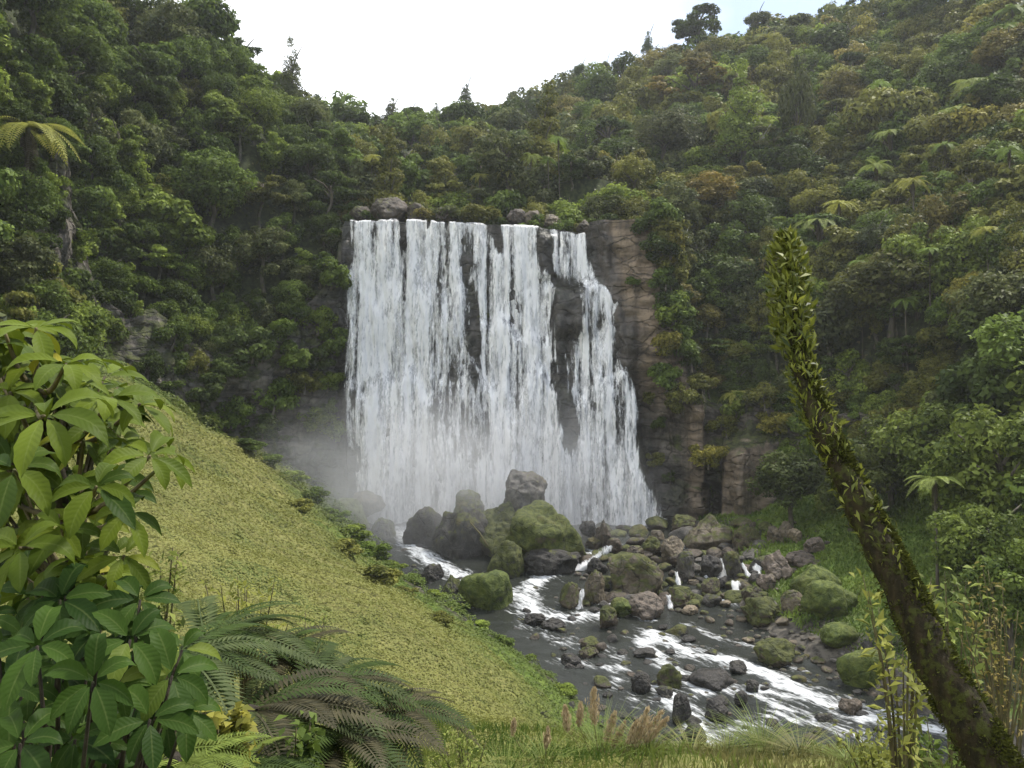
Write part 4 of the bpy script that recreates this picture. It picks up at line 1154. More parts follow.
# the boulder dam
B(599, 661, 551, 597, 'brown', .55, 'largest brown mossy boulder in the middle of the boulder dam', None, 2)
B(626, 663, 589, 618, 'reddish', .12, 'smooth reddish block at the front of the boulder dam', None, 9)
B(584, 606, 569, 604, 'brown', .5, 'upright mossy brown rock left of the largest dam boulder', None, 1)
B(559, 581, 577, 608, 'brown', .6, 'mossy brown rock amid the white water left of the dam', None, 4)
B(587, 603, 557, 574, 'dark wet', .1, 'dark wet rock beside the left white chute', None, 5)
B(579, 596, 520, 537, 'dark wet', .2, 'small dark rock beside the huge mossy boulder', 66, 3)
B(594, 613, 519, 548, 'dark brown', .15, 'leaning dark slab at upper left of the boulder dam', 64.5, 7)
B(607, 623, 538, 553, 'dark brown', .4, 'dark rock with a mossy top at the crest of the dam', None, 0)
B(586, 603, 536, 551, 'dark brown', .4, 'dark mossy rock above the left white chute', None, 10)
B(660, 684, 535, 566, 'brown', .35, 'tall brown rock on the crest of the boulder dam', None, 11)
B(641, 661, 536, 556, 'dark brown', .62, 'dark mossy boulder at the middle of the dam crest', None, 6)
B(624, 644, 545, 560, 'dark brown', .3, 'low dark rock behind the largest dam boulder', None, 8)
B(676, 700, 550, 582, 'grey', .45, 'grey brown boulder on the right half of the dam', None, 3)
B(664, 697, 586, 606, 'brown', .62, 'flat mossy boulder with a small cascade on its left', None, 5)
B(681, 698, 605, 614, 'tan', .2, 'flat tan stone below the flat mossy boulder', None, 8)
B(698, 722, 554, 579, 'dark wet', .05, 'black wet boulder between two small cascades', None, 1)
B(684, 736, 513, 552, 'brown', .5, 'big brown boulder with a green mossy side at the pool outlet', None, 7)
B(668, 696, 514, 532, 'brown', .5, 'mossy boulder at the pool edge left of the big brown boulder', None, 2)
B(733, 761, 523, 552, 'brown', .55, 'mossy boulder right of the big brown boulder near the buttress', None, 9)
B(701, 720, 575, 595, 'dark brown', .5, 'mossy rock in front of the black wet boulder', None, 4)
B(715, 733, 576, 588, 'dark wet', .1, 'low black rock lying in the right cascade', None, 6)
B(723, 742, 551, 580, 'grey', .55, 'mossy rock between the two right cascades', None, 0)
B(741, 763, 584, 604, 'dark brown', .55, 'mossy brown boulder at the right end of dam', None, 10)
B(741, 768, 602, 623, 'brown', .65, 'mossy boulder below the right end of dam', None, 11)
B(594, 618, 606, 629, 'dark brown', .6, 'mossy boulder below the upright mossy rock', None, 3)
B(607, 636, 597, 618, 'dark brown', .95, 'bright moss covered rock left of the reddish block', None, 1, rounded=True)
B(580, 602, 636, 649, 'dark brown', .5, 'low mossy rock in the dark water left of the rapids', None, 4)
B(640, 662, 560, 596, 'dark brown', .35, 'dark boulder tucked right of the largest dam boulder', None, 5)
# right bank
B(763, 793, 549, 580, 'reddish', .12, 'smooth reddish brown boulder on the right shore', None, 7)
B(756, 776, 573, 592, 'reddish', .2, 'small reddish rock under the smooth shore boulder', None, 3)
B(784, 814, 549, 566, 'reddish', .2, 'reddish boulder set in grass above the shore', None, 9)
B(766, 782, 525, 543, 'brown', .25, 'left block of the brown rock cluster under the buttress', None, 1)
B(777, 793, 521, 543, 'brown', .3, 'middle block of the brown rock cluster under the buttress', None, 6)
B(788, 802, 527, 543, 'tan', .2, 'right block of the rock cluster under the buttress', None, 10)
B(804, 827, 537, 554, 'reddish', .15, 'lone reddish boulder on the grassy right bank', None, 2)
B(741, 784, 596, 624, 'brown', .8, 'wide mossy boulder at the water edge of the right shore', None, 5)
B(781, 806, 590, 615, 'brown', .45, 'brown boulder with mossy front on the right shore', None, 8)
B(786, 838, 560, 598, 'grey', 1.0, 'large mound boulder wrapped in green moss on the right bank', None, 0, rounded=True)
B(802, 853, 579, 621, 'grey', 1.0, 'long moss covered boulder below the large green mound', None, 3, rounded=True)
B(832, 858, 588, 612, 'grey', 1.0, 'round green mossy boulder at the right of the long mossy one', None, 4, rounded=True)
B(754, 796, 637, 665, 'brown', .72, 'mossy boulder standing in the stream at the right of the rapids', None, 10)
B(818, 862, 622, 650, 'grey', 1.0, 'low green mossy boulder above the stony shore', None, 1, rounded=True)
B(840, 885, 640, 690, 'grey', 1.0, 'big sloping mossy boulder behind the leaning trunk foot', None, 2, rounded=True)
# in the rapids
B(734, 749, 690, 707, 'dark wet', .15, 'dark round stone in the lower rapids by the grass tuft', None, 1, rounded=True)
B(744, 759, 679, 692, 'dark wet', .1, 'dark stone above the dark round stone in the rapids', None, 2)
B(703, 728, 698, 721, 'dark wet', .15, 'big dark wet rock amid lower white water', None, 6)
B(668, 691, 694, 724, 'dark wet', .15, 'dark wet hump at the left side of lower rapids', None, 3, rounded=True)
B(678, 706, 716, 750, 'dark wet', .05, 'lowest dark rock at foot of the rapids behind the plumes', None, 0, rounded=True)
B(690, 735, 668, 690, 'dark wet', .1, 'wide flat dark rock splitting the rapids', None, 4, rounded=True)
B(631, 652, 673, 692, 'dark wet', .25, 'dark rock left of the mossy stream boulder', None, 8)
B(657, 682, 664, 689, 'dark brown', .65, 'mossy boulder in the middle of the rapids', None, 5)
B(655, 674, 685, 699, 'dark wet', .3, 'dark stone in front of the mossy rapids boulder', None, 11)
B(558, 582, 653, 665, 'dark wet', .2, 'low dark rock near left bank below the dam', None, 9)
B(577, 598, 645, 658, 'dark brown', .5, 'mossy low rock near left bank below the dam', None, 7)
B(633, 660, 648, 659, 'dark wet', .15, 'flat dark rock above the rapids', None, 2)
B(541, 566, 618, 630, 'dark wet', .1, 'flat dark rock in the smooth water below the left chute', None, 6)
B(524, 546, 612, 625, 'dark wet', .1, 'dark low rock by the round mossy boulder', None, 10)
B(728, 748, 660, 674, 'dark wet', .15, 'dark rock in the upper rapids', None, 1)
B(838, 862, 698, 715, 'dark brown', .2, 'brown rock at the shore edge of lower rapids', None, 3)
# smaller stones along the shore and in the stream
def stone_words(px, py):
    if py < 560: return 'on the far side of the dam' if px < 700 else 'at the right shore below the buttress'
    if px < 600: return 'in the water left of the dam' if py < 640 else 'in the dark water by the left bank'
    if py < 610: return 'among the dam boulders' if px < 700 else 'around the right cascades' if px < 770 else 'in the right bank grass'
    if py < 640: return 'in the calm water below the dam' if px < 700 else 'on the shore below the cascades' if px < 780 else 'in the right bank grass'
    if px < 700: return 'in the left rapids' if py < 690 else 'in the lower rapids'
    if py < 675: return 'on the bar beside the mossy stream boulder'
    return 'in the main rapids' if px < 770 else 'on the dark stony shore'
got = []; pebbles = []; SMALL = 8.6
def stones(n, box_, smin, smax, cols, moss, keep=None, tight=.45):
    k = 0; t = 0
    while k < n and t < n * 40:
        t += 1
        px, py = r_.uniform(box_[0], box_[1]), r_.uniform(box_[2], box_[3])
        if keep and not keep(px, py): continue
        s = smin + (smax - smin) * r_.random() ** 2
        if any((px - a) ** 2 + ((py - b) * 1.5) ** 2 < (tight * (s + c)) ** 2 for a, b, c in got): continue
        g = hit(px, py)
        if g.y > 76: continue
        got.append((px, py, s)); k += 1; px0, py0 = px, py
        w = s * g.y / F / 2
        if s < SMALL: pebbles.append((g, w)); continue
        cw = r_.choice(cols); gcol = np.array(STONECOL[cw]) * r_.uniform(.8, 1.2)
        mo = r_.uniform(0, moss)
        o = place(STONE[r_.integers(0, 8)], 'river_stone', None, (g.x, g.y, g.z + w * .25), (0, 0, r_.uniform(0, 6.28)), (w, w * r_.uniform(.7, 1), w * r_.uniform(.45, .75)), (*gcol, mo))
        d = f'{cw} stone' if mo < .55 else f'mossy {cw} stone'
        later(o, d, stone_words(px, py), px, 'stone', 'loose stones of the stream')
stones(130, (588, 770, 528, 608), 12, 30, ['dark wet', 'dark brown', 'dark brown', 'brown', 'grey'], .75, lambda px, py: px > 600 or py < 575, .27)
shore = lambda px, py: py > 610 + (px - 760) * .35 and py < 668 + (px - 760) * .42
stones(95, (755, 900, 612, 730), 5, 17, ['grey', 'dark brown', 'brown', 'dark wet', 'grey'], .5, shore)
stones(60, (575, 765, 525, 612), 6, 16, ['dark wet', 'dark brown', 'brown', 'grey'], .7, lambda px, py: px > 590 or py > 560)
stones(34, (690, 790, 600, 650), 5, 15, ['brown', 'dark brown', 'grey', 'tan'], .5)
stones(85, (600, 880, 622, 740), 6, 24, ['dark wet', 'dark wet', 'dark brown', 'dark wet'], .45, lambda px, py: py > 610 + (px - 640) * .25, .4)
stones(34, (530, 700, 625, 735), 5, 15, ['dark wet', 'dark wet', 'dark brown'], .4)
stones(14, (515, 600, 585, 640), 4, 12, ['dark wet', 'dark brown'], .3)
stones(22, (740, 830, 520, 610), 6, 15, ['brown', 'reddish', 'grey'], .6)
stones(10, (400, 470, 545, 590), 5, 12, ['dark wet'], .5)
# the smallest ones read as a litter of pebbles
PV, PF = ICO4[0][:0], None
small = ico(2); parts = []
for g, w in pebbles:
    d = small[0] * (1 + .25 * vnoise(small[0] * 1.7 + g.x * 9, 3))[:, None]
    parts.append((d * [w, w * r_.uniform(.7, 1), w * .6] + np.array([g.x, g.y, g.z + w * .2]), small[1], 0))
v, f, _ = join_arrays(parts); pb = mesh_np('pebbles', v, f, M['rock'], smooth=True); pb.color = (.075, .066, .055, .3); tag(pb, kind='stuff')
# the log propped on the wet rock
a, b = at(470, 522, 61.5), at(488, 546, 60.3)
lg = mesh_np('log', *tube(np.array([a, (a + b) / 2 + Vector((.05, 0, .06)), b]), [.05, .065, .07], 8), M['twig'], smooth=True)
tag(lg, 'thin brown log propped against the dark wet rock in the spray', 'log')

# ------------------------------------------------------------------ little cascades between the dam boulders
M['cascade'] = fall_mat('cascade_water', 3.1, .30, rgb(.6, .62, .65))
def cascade(pts, wpx, label, Y0=None):
    """a narrow sheet of white water sliding down through those points"""
    Q = []
    y_last = hit(pts[-1][0], pts[-1][1]).y - .2
    for i, (px, py) in enumerate(pts):
        Q.append(at(px, py, y_last + (len(pts) - 1 - i) * .35))
    Q = np.array(Q); t = np.linspace(0, 1, 20); ti = np.linspace(0, 1, len(Q))
    C = np.stack([np.interp(t, ti, Q[:, k]) for k in range(3)], -1)
    w = wpx * 1.25 * y_last / F / 2 * (.7 + .5 * t + .25 * np.sin(t * 9 + pts[0][0]))
    u = np.linspace(-1, 1, 9)
    v = C[:, None] + np.stack([u[None] * w[:, None], -.3 * (1 - u[None] ** 2) * np.ones((20, 1)), .04 * np.sin(u * 7)[None] * np.ones((20, 1))], -1)
    cov = np.clip(.8 - np.abs(u)[None] ** 2 * .7, 0, 1) * np.ones((20, 1))
    o = mesh_np('small_cascade', v.reshape(-1, 3), grid_faces(20, 9), M['cascade'], attrs={'cover': cov.ravel()}, smooth=True)
    tag(o, label, 'cascade', 'small cascades through the boulder dam')
cascade([(609, 545), (602, 553), (590, 561), (574, 570)], 15, 'white chute at the left end of the boulder dam')
cascade([(583, 588), (581, 597), (579, 608)], 6, 'small cascade beside the upright mossy rock')
cascade([(676, 571), (677, 580), (679, 589)], 6, 'slender cascade falling in the middle of the dam')
cascade([(668, 594), (669, 601), (670, 608)], 7, 'short white spout left of the flat mossy boulder')
cascade([(701, 562), (704, 570), (706, 577)], 5, 'left one of the cascades beside the black wet boulder')
cascade([(724, 558), (725, 566), (722, 577)], 9, 'right one of the cascades beside the black wet boulder')
cascade([(735, 580), (736, 588), (737, 596)], 11, 'lower cascade spilling below the black wet boulder')
cascade([(741, 562), (745, 570), (750, 576)], 6, 'narrow cascade near the right end of dam')
cascade([(757, 558), (758, 566), (757, 574)], 9, 'rightmost cascade of the boulder dam by the shore')

# ------------------------------------------------------------------ ground cover, grass
def scatter_polar(n, x0, x1, y0, y1):
    """points thinning out with distance, between two bearings and two distances"""
    th = rng.uniform((x0 - 512) / F, (x1 - 512) / F, n); Yv = np.exp(rng.uniform(np.log(y0), np.log(y1), n))
    return th * Yv, Yv
x, y = (np.r_[q] for q in zip(scatter_polar(540000, -60, 660, 4.0, 78)))
x2, y2 = scatter_polar(130000, -480, -60, 4.0, 70); x, y = np.r_[x.ravel(), x2], np.r_[y.ravel(), y2]
k = (sdist(VALLEY, x, y) < .3) & (sdist(RIVER, x, y) > .25) & (x < 12)
lu = lush_at(x, y); x, y, lu = x[k], y[k], lu[k]
z = ground(x, y); nn = gnormal(x, y); p = np.stack([x, y, z], -1)
scrub = np.clip(fbm(p / 2.2, 2, 105) + .15, 0, 1) * lu * (y > 48) * 1.5
mound = np.clip(fbm(p / 1.3, 3, 101), 0, 1) * .4 + scrub + np.clip(fbm(p / .35, 2, 102), 0, 1) * .12
size = np.clip(2.4 * y / F, .022, .22) * rng.uniform(.6, 1.4, len(x))
p = p + nn * (mound * np.clip(y / 18, .3, 1.2))[:, None] + nn * (rng.uniform(0, .6, len(x)) * size)[:, None]
tnt = np.clip(.62 + fbm(p / 4.5, 3, 103) * .5 + fbm(p / .8, 2, 104) * .14 + rng.normal(0, .08, len(x)), 0, 1)
v, f = leaf_cards(p, nn * .9 + rng.normal(0, .3, nn.shape) + [0, 0, .2], size, .8)
def cover_mat():
    m = NT('ground_cover_leaf')
    t = m.attr('tint'); c = m.mix(t, rgb(.108, .13, .028), rgb(.228, .230, .064))
    c = m.mix(m.attr('lush'), c, m.mix(t, rgb(.045, .075, .016), rgb(.12, .16, .034)))
    p_ = m.bsdf(c, .6, .2); tr = m.n('BsdfTranslucent'); m.set(tr.inputs['Color'], c)
    mx = m.n('MixShader'); mx.inputs[0].default_value = .3
    m.t.links.new(p_, mx.inputs[1]); m.t.links.new(tr.outputs[0], mx.inputs[2]); return m.end(mx.outputs[0])
gc = mesh_np('ground_cover', v, f, cover_mat(), attrs={'tint': np.repeat(tnt, 4), 'lush': np.repeat(np.clip(lu * 1.1, 0, 1), 4)})
tag(gc, kind='stuff')

x, y = scatter_polar(230000, 640, 1420, 22, 82)
k = (sdist(VALLEY, x, y) < 5) & (sdist(RIVER, x, y) > 1.2) & (x > 12)
lu = lush_at(x, y); k &= rng.random(len(x)) < lu * 1.2
x, y = x[k], y[k]; z = ground(x, y); nn = gnormal(x, y); p = np.stack([x, y, z], -1)
size = np.clip(6.5 * y / F, .1, .5) * rng.uniform(.6, 1.4, len(x))
mound = np.clip(fbm(p / 1.6, 3, 111) + .1, 0, 1) * .8
p = p + nn * mound[:, None]
side = rng.normal(0, 1, nn.shape); spin = np.array([0, 0, 1.0]) + rng.normal(0, .35, nn.shape)
v, f = leaf_cards(p, side, size, .22, spin=spin)
dry = np.clip(fbm(p / 5, 3, 112) * 1.2 + (x - 24) * .09 - (y - 44) * .06, 0, 1)
tnt = np.clip(.45 + fbm(p / 2, 3, 113) * .8 + rng.normal(0, .15, len(x)), 0, 1)
def bank_mat():
    m = NT('bank_grass_blade')
    t = m.attr('tint'); c = m.mix(t, rgb(.06, .105, .018), rgb(.185, .25, .045))
    c = m.mix(m.attr('dry'), c, m.mix(t, rgb(.075, .062, .025), rgb(.2, .165, .07)))
    p_ = m.bsdf(c, .6, .2); tr = m.n('BsdfTranslucent'); m.set(tr.inputs['Color'], c)
    mx = m.n('MixShader'); mx.inputs[0].default_value = .35
    m.t.links.new(p_, mx.inputs[1]); m.t.links.new(tr.outputs[0], mx.inputs[2]); return m.end(mx.outputs[0])
bg = mesh_np('bank_grass', v, f, bank_mat(), attrs={'tint': np.repeat(tnt, 4), 'dry': np.repeat(dry, 4)})
tag(bg, kind='stuff')

# ------------------------------------------------------------------ broad leaved shrubs in front, left
def leaflet(base, d, n, length, width, droop, fold, r, nl=10, serr=.05, obov=.5):
    """one broad leaf: grid along and across, folded at its midrib, bending down towards the tip"""
    d = d / np.linalg.norm(d); n = n - d * (n @ d); n /= np.linalg.norm(n); s = np.cross(d, n)
    t = np.linspace(0, 1, nl); u = np.array([-1, -.55, 0, .55, 1.0])
    down = np.array([0, 0, -1.0])
    ang = droop * t ** 1.4
    C = np.zeros((nl, 3)); dirs = []
    cur = np.array(base, float)
    for i in range(nl):
        dd = d * np.cos(ang[i]) + down * np.sin(ang[i]); dd /= np.linalg.norm(dd); dirs.append(dd)
        if i: cur = cur + dd * length / (nl - 1)
        C[i] = cur
    dirs = np.array(dirs); NN = unit(np.cross(s[None], dirs) * -1); NN *= np.sign((NN @ n).sum() + 1e-9)
    w = width * np.clip(np.sin(np.pi * t ** (np.log(.5) / np.log(obov))), 0, 1) ** .8
    w[0] = width * .06; w[-1] = width * .02
    ser = 1 + serr * np.where(np.arange(nl) % 2, 1, -1) * (np.abs(u)[:, None] > .9)
    wav = r.normal(0, .03, (nl, 5)) * length * .4
    v = C[:, None] + s[None, None] * (u[None, :, None] * w[:, None, None] * .5 * ser.T[:, :, None]) + NN[:, None] * (fold * np.abs(u)[None, :, None] * w[:, None, None] * .5 + wav[:, :, None] * .4)
    return v.reshape(-1, 3), grid_faces(nl, 5), np.broadcast_to(np.abs(u)[None], (nl, 5)).ravel(), np.repeat(t, 5)
def broad_mat(name, c1, c2, c3):
    m = NT(name)
    t = m.attr('tint'); u = m.attr('across'); l = m.attr('along')
    c = m.mix(m.rng(t, 0, .7, smooth=False), c1, c2); c = m.mix(m.rng(t, .84, 1.05), c, c3)
    vein = m.math('SINE', m.math('MULTIPLY', m.math('SUBTRACT', l, m.math('MULTIPLY', u, .16)), 62.0))
    veink = m.rng(vein, .75, 1.0)
    mid = m.rng(u, .12, .02)
    light = m.mix(.4, c, rgb(.25, .29, .1))
    n = m.noise(18, 4, .6)
    c = m.mix(m.math('MULTIPLY', m.rng(n, .5, .75), .45), c, m.mix(.5, c, rgb(.02, .03, .008)))
    c = m.mix(m.math('MULTIPLY', veink, .05), c, light); c = m.mix(m.math('MULTIPLY', mid, .38), c, light)
    p_ = m.bsdf(c, .52, .09, m.bump(m.math('ADD', vein, m.math('MULTIPLY', n, 3.0)), .10, .003)); tr = m.n('BsdfTranslucent'); m.set(tr.inputs['Color'], m.mix(.5, c, c2))
    mx = m.n('MixShader'); mx.inputs[0].default_value = .28
    m.t.links.new(p_, mx.inputs[1]); m.t.links.new(tr.outputs[0], mx.inputs[2]); return m.end(mx.outputs[0])
M['broad'] = broad_mat('broad_leaf', rgb(.024, .050, .006), rgb(.115, .155, .014), rgb(.32, .285, .035))
M['broad_dark'] = broad_mat('glossy_leaf', rgb(.010, .028, .005), rgb(.045, .085, .012), rgb(.13, .165, .024))
r5 = np.random.default_rng(55)
def whorl(out, px, py, Y, lpx, n, axis, tint, el=.15, droop=1.15, wid=.37, fold=.3, phase=None, arc=2 * math.pi):
    c = np.array(at(px, py, Y)); a = np.array(axis, float); a /= np.linalg.norm(a)
    q = np.cross(a, [0.3, .9, .1]); q /= np.linalg.norm(q); w_ = np.cross(a, q); L0 = lpx * Y / F
    ph = r5.uniform(0, 6.28) if phase is None else phase
    for k in range(n):
        f_ = ph + arc * k / n + r5.normal(0, .16); rad = q * math.cos(f_) + w_ * math.sin(f_)
        e = el + r5.normal(0, .14); d = rad * math.cos(e) + a * math.sin(e)
        Lk = L0 * r5.uniform(.72, 1.12)
        st = c + d * Lk * .12
        v, f, u, t = leaflet(st, d, a + r5.normal(0, .12, 3), Lk, Lk * wid * r5.uniform(.85, 1.12), droop * r5.uniform(.6, 1.3), fold * r5.uniform(.4, 1.2), r5)
        out.append((v, f, u, t, np.clip(tint + r5.normal(0, .2), 0, 1)))
def build_leaves(name, out, mat, parent, origin):
    V, Fc, U, T, Tn = [], [], [], [], []; off = 0
    for v, f, u, t, tn in out:
        V.append(v); Fc.append(f + off); U.append(u); T.append(t); Tn.append(np.full(len(v), tn)); off += len(v)
    return mesh_np(name, np.concatenate(V) - np.array(origin), np.concatenate(Fc), mat, parent, {'across': np.concatenate(U), 'along': np.concatenate(T), 'tint': np.concatenate(Tn)}, True)
def twigs(name, paths, mat, parent, origin, sides=7):
    parts = []
    for pts, r0, r1 in paths:
        P = np.array(pts, float); t = np.linspace(0, 1, len(P)); q = np.linspace(0, 1, max(6, 3 * len(P)))
        C = np.stack([np.interp(q, t, P[:, i]) for i in range(3)], -1)
        kk = np.ones(3) / 3
        for i in range(3): C[1:-1, i] = np.convolve(C[:, i], kk, 'valid')
        v, f = tube(C, np.linspace(r0, r1, len(q)), sides); parts.append((v, f, 0))
    v, f, _ = join_arrays(parts)
    return mesh_np(name, v - np.array(origin), f, mat, parent, smooth=True)

# upper shrub: large drooping leaves in rosettes at branch ends
org = (-1.45, 2.75, float(ground(-1.45, 2.75)))
sh = empty('broadleaf_shrub', org)
tag(sh, 'tall leaning shrub with big drooping yellow green leaves at the left edge', 'shrub')
UP = [(36, 328, 2.5, 66, 7, (.2, -.35, 1), .75), (4, 330, 2.6, 70, 6, (0, -.2, 1), .8), (66, 364, 2.45, 74, 7, (.35, -.4, 1), .72), (44, 416, 2.1, 96, 7, (.1, -.65, .8), .5), (112, 398, 2.5, 66, 7, (.4, -.4, 1), .72),
      (140, 404, 2.6, 56, 6, (.5, -.3, 1), .8), (150, 456, 2.45, 64, 7, (.6, -.45, .8), .55), (96, 487, 2.2, 72, 7, (.3, -.8, .6), .35), (170, 458, 2.6, 46, 5, (.8, -.2, .7), .7), (14, 470, 2.2, 84, 6, (0, -.6, .8), .4),
      (128, 512, 2.4, 64, 6, (.5, -.6, .7), .45), (62, 530, 2.3, 66, 6, (.1, -.7, .6), .3), (20, 548, 2.2, 72, 6, (-.1, -.7, .7), .35), (124, 556, 2.5, 54, 6, (.4, -.6, .6), .5), (84, 440, 2.7, 70, 6, (.2, -.4, .9), .55), (10, 392, 2.5, 70, 6, (0, -.4, 1), .7)]
out, paths = [], []
for px, py, Y, lp, n, ax, tn in UP: whorl(out, px, py, Y, lp * .74, n, ax, tn * .85)
for i in range(80):
    py = r5.uniform(335, 600); mx_ = np.interp(py, [330, 380, 430, 480, 540, 600], [70, 120, 140, 130, 120, 110]); px = r5.uniform(-30, mx_)
    whorl(out, px, py, r5.uniform(2.55, 3.3), r5.uniform(32, 52), 6, (r5.normal(.2, .3), r5.normal(-.4, .3), .8), r5.uniform(.15, .6)); UP.append((px, py, 3.0, 0, 0, 0, 0))
M0 = [at(88, 800, 3.1), at(92, 700, 3.05), at(84, 600, 2.95), at(70, 520, 2.85), at(52, 450, 2.8), at(36, 390, 2.7)]
stem_pts = [np.array(p) for p in M0]; stem_pts[0] = np.array(org)
build_leaves('foliage', out, M['broad'], sh, org)
twigs('trunk', [(stem_pts, .06, .014)], M['dark_bark'], sh, org)
for it in UP:
    tip = np.array(at(it[0], it[1], it[2])); j = 1 + int(np.argmin([np.linalg.norm(tip - p - [0, 0, .25]) for p in stem_pts[1:]]))
    b = stem_pts[j]; paths.append(([b, (b + tip) / 2 + [0, 0, -.05], tip], .014, .005))
twigs('branches', paths, M['twig'], sh, org, 5)

# lower shrub
org = (-1.35, 2.2, float(ground(-1.35, 2.2)))
sh = empty('broadleaf_shrub', org)
tag(sh, 'dark glossy leaved shrub filling the bottom left corner under the tall one', 'shrub')
out, paths = [], []
LW = [(37, 646, 2.0, 62, 7, (.1, -.75, .7), .5), (93, 682, 1.9, 56, 7, (.1, -.85, .5), .45), (130, 640, 2.1, 62, 6, (.4, -.6, .7), .5), (172, 676, 2.1, 62, 6, (.5, -.6, .7), .6), (20, 744, 1.9, 66, 7, (0, -.7, .7), .5),
      (150, 720, 2.0, 58, 6, (.3, -.7, .6), .45), (75, 740, 2.0, 56, 6, (.1, -.8, .6), .35), (182, 650, 2.3, 48, 6, (.6, -.4, .8), .7), (120, 690, 2.1, 46, 6, (.4, -.7, .6), .7), (10, 690, 2.1, 60, 6, (0, -.7, .7), .45), (60, 600, 2.2, 58, 6, (.1, -.7, .6), .3),
      (140, 600, 2.3, 50, 6, (.4, -.6, .7), .4), (100, 630, 2.3, 50, 6, (.2, -.7, .6), .25), (186, 712, 2.2, 50, 6, (.5, -.5, .7), .65)]
for px, py, Y, lp, n, ax, tn in LW: whorl(out, px, py, Y, lp * .84, n, ax, tn, wid=.42, droop=1.0)
for i in range(44):
    py = r5.uniform(590, 790); px = r5.uniform(-20, np.interp(py, [590, 640, 700, 780], [130, 165, 185, 180]))
    Y = r5.uniform(2.2, 2.9); lp = r5.uniform(32, 50); whorl(out, px, py, Y, lp, 6, (r5.normal(.1, .3), r5.normal(-.6, .3), .7), r5.uniform(.05, .45), wid=.42, droop=1.0); LW.append((px, py, Y, 0, 0, 0, 0))
build_leaves('foliage', out, M['broad_dark'], sh, org)
b0 = np.array(org)
for it in LW:
    tip = np.array(at(it[0], it[1], it[2])); paths.append(([b0 + r5.normal(0, .04, 3) * [1, 1, 0], (b0 + tip) / 2 + r5.normal(0, .06, 3), tip], .014, .004))
twigs('branches', paths, M['dark_bark'], sh, org, 5)

# ------------------------------------------------------------------ ferns beside them
def comb_frond(n, length, width, droop, seed, rise):
    """fern frond along +X, twice divided: each side leaflet carries its own small lobes"""
    r = np.random.default_rng(seed); t = np.linspace(.04, 1, n)
    C = np.stack([length * (t - .15 * t ** 2), .04 * length * np.sin(t * 2 + seed), length * (rise * t - droop * t ** 2)], -1)
    T = unit(np.gradient(C, axis=0)); B = np.array([0, 1.0, 0]); w = width * np.sin(np.pi * np.clip(t * .9 + .1, 0, 1)) ** .7 * (1.05 - .35 * t)
    V, Fc = [], []; off = 0
    rib = np.concatenate([C + B * length * .005, C - B * length * .005]); V.append(rib); Fc.append(np.array([(i, i + 1, n + i + 1, n + i) for i in range(n - 1)])); off = 2 * n
    mlob = 9
    for s in (-1, 1):
        for i in range(n):
            d = s * B + T[i] * .38 + np.array([0, 0, -.18 + r.normal(0, .08)]); d /= np.linalg.norm(d); nn_ = np.cross(T[i], B); e = T[i]
            tt = np.linspace(.08, .97, mlob); q = C[i] + d * (tt * w[i])[:, None] + np.array([0, 0, -.22]) * (tt ** 2 * w[i])[:, None]
            lw = length / n * .62 * (1 - tt * .75); ll = w[i] / mlob * .75
            for sg in (-1, 1):
                a = q; tip = q + e * sg * lw[:, None] + d * ll * .5; m1 = q + e * sg * lw[:, None] * .5 - d * ll * .45; m2 = q + e * sg * lw[:, None] * .55 + d * ll * .65
                V.append(np.stack([a, m1, tip, m2], 1).reshape(-1, 3)); Fc.append(np.arange(mlob * 4).reshape(-1, 4) + off); off += mlob * 4
    return np.concatenate(V), np.concatenate(Fc)
CF = []
for i in range(4):
    v, f = frond(30, 1.0, .2, .42 + .1 * i, 600 + i, .34 + .05 * i)
    CF.append(mesh_np('frond', v, f, M['tree_leaf'], attrs={'tint': np.clip(.5 + np.random.default_rng(i).normal(0, .2, len(v)), 0, 1)}, link=False))
r6 = np.random.default_rng(66)
FC = {'dark': (.048, .075, .026), 'purple': (.075, .070, .050), 'bright': (.14, .185, .05), 'grey': (.075, .098, .048)}
def fern(px, py, Y, lpx, n, cols, label, a0=-3.1, a1=3.1, tilt=0.0):
    c = at(px, py, Y); s = lpx * Y / F; gz = float(ground(c.x, c.y)); h = c.z - gz
    t = empty('fern', (c.x, c.y, gz))
    for k in range(n):
        a = a0 + (a1 - a0) * (k + .5) / n + r6.normal(0, .12)
        g = np.array(FC[cols[k % len(cols)]]) * r6.uniform(.8, 1.25); ss = s * r6.uniform(.8, 1.15)
        place(CF[r6.integers(0, 4)], 'frond', t, (r6.normal(0, .03), r6.normal(0, .03), h), (r6.normal(0, .15), tilt + r6.normal(0, .14), a), (ss, ss, ss), (*g, 1))
    v, f = tube(np.array([(0, 0, -.1), (0.02, 0, h * .5), (0, 0, h + .02)]), [.045, .04, .05], 8)
    mesh_np('stem', v, f, M['dark_bark'], t, smooth=True)
    tag(t, label, 'fern', 'ferns between the shrub and the grassy slope')
fern(165, 668, 4.6, 150, 15, ['grey', 'dark', 'grey', 'dark'], 'grey green fern fanning out right behind the glossy shrub', -1.6, 1.9)
fern(205, 640, 5.2, 130, 13, ['dark', 'grey'], 'dark fern rising highest beside the yellow green slope', -1.2, 2.2)
fern(250, 712, 4.4, 150, 16, ['purple', 'dark', 'purple', 'grey'], 'purplish fern spreading in the middle of the fern patch', -2.2, 1.8)
fern(305, 690, 5.0, 140, 15, ['purple', 'grey', 'dark'], 'purple grey fern reaching right over the slope', -1.6, 1.6)
fern(330, 740, 4.6, 130, 15, ['dark', 'dark', 'purple'], 'dark green fern at the bottom right of the fern patch', -2.0, 1.6)
fern(370, 715, 5.2, 110, 13, ['purple', 'purple', 'dark'], 'brownish fern farthest right in the fern patch', -1.5, 1.5)
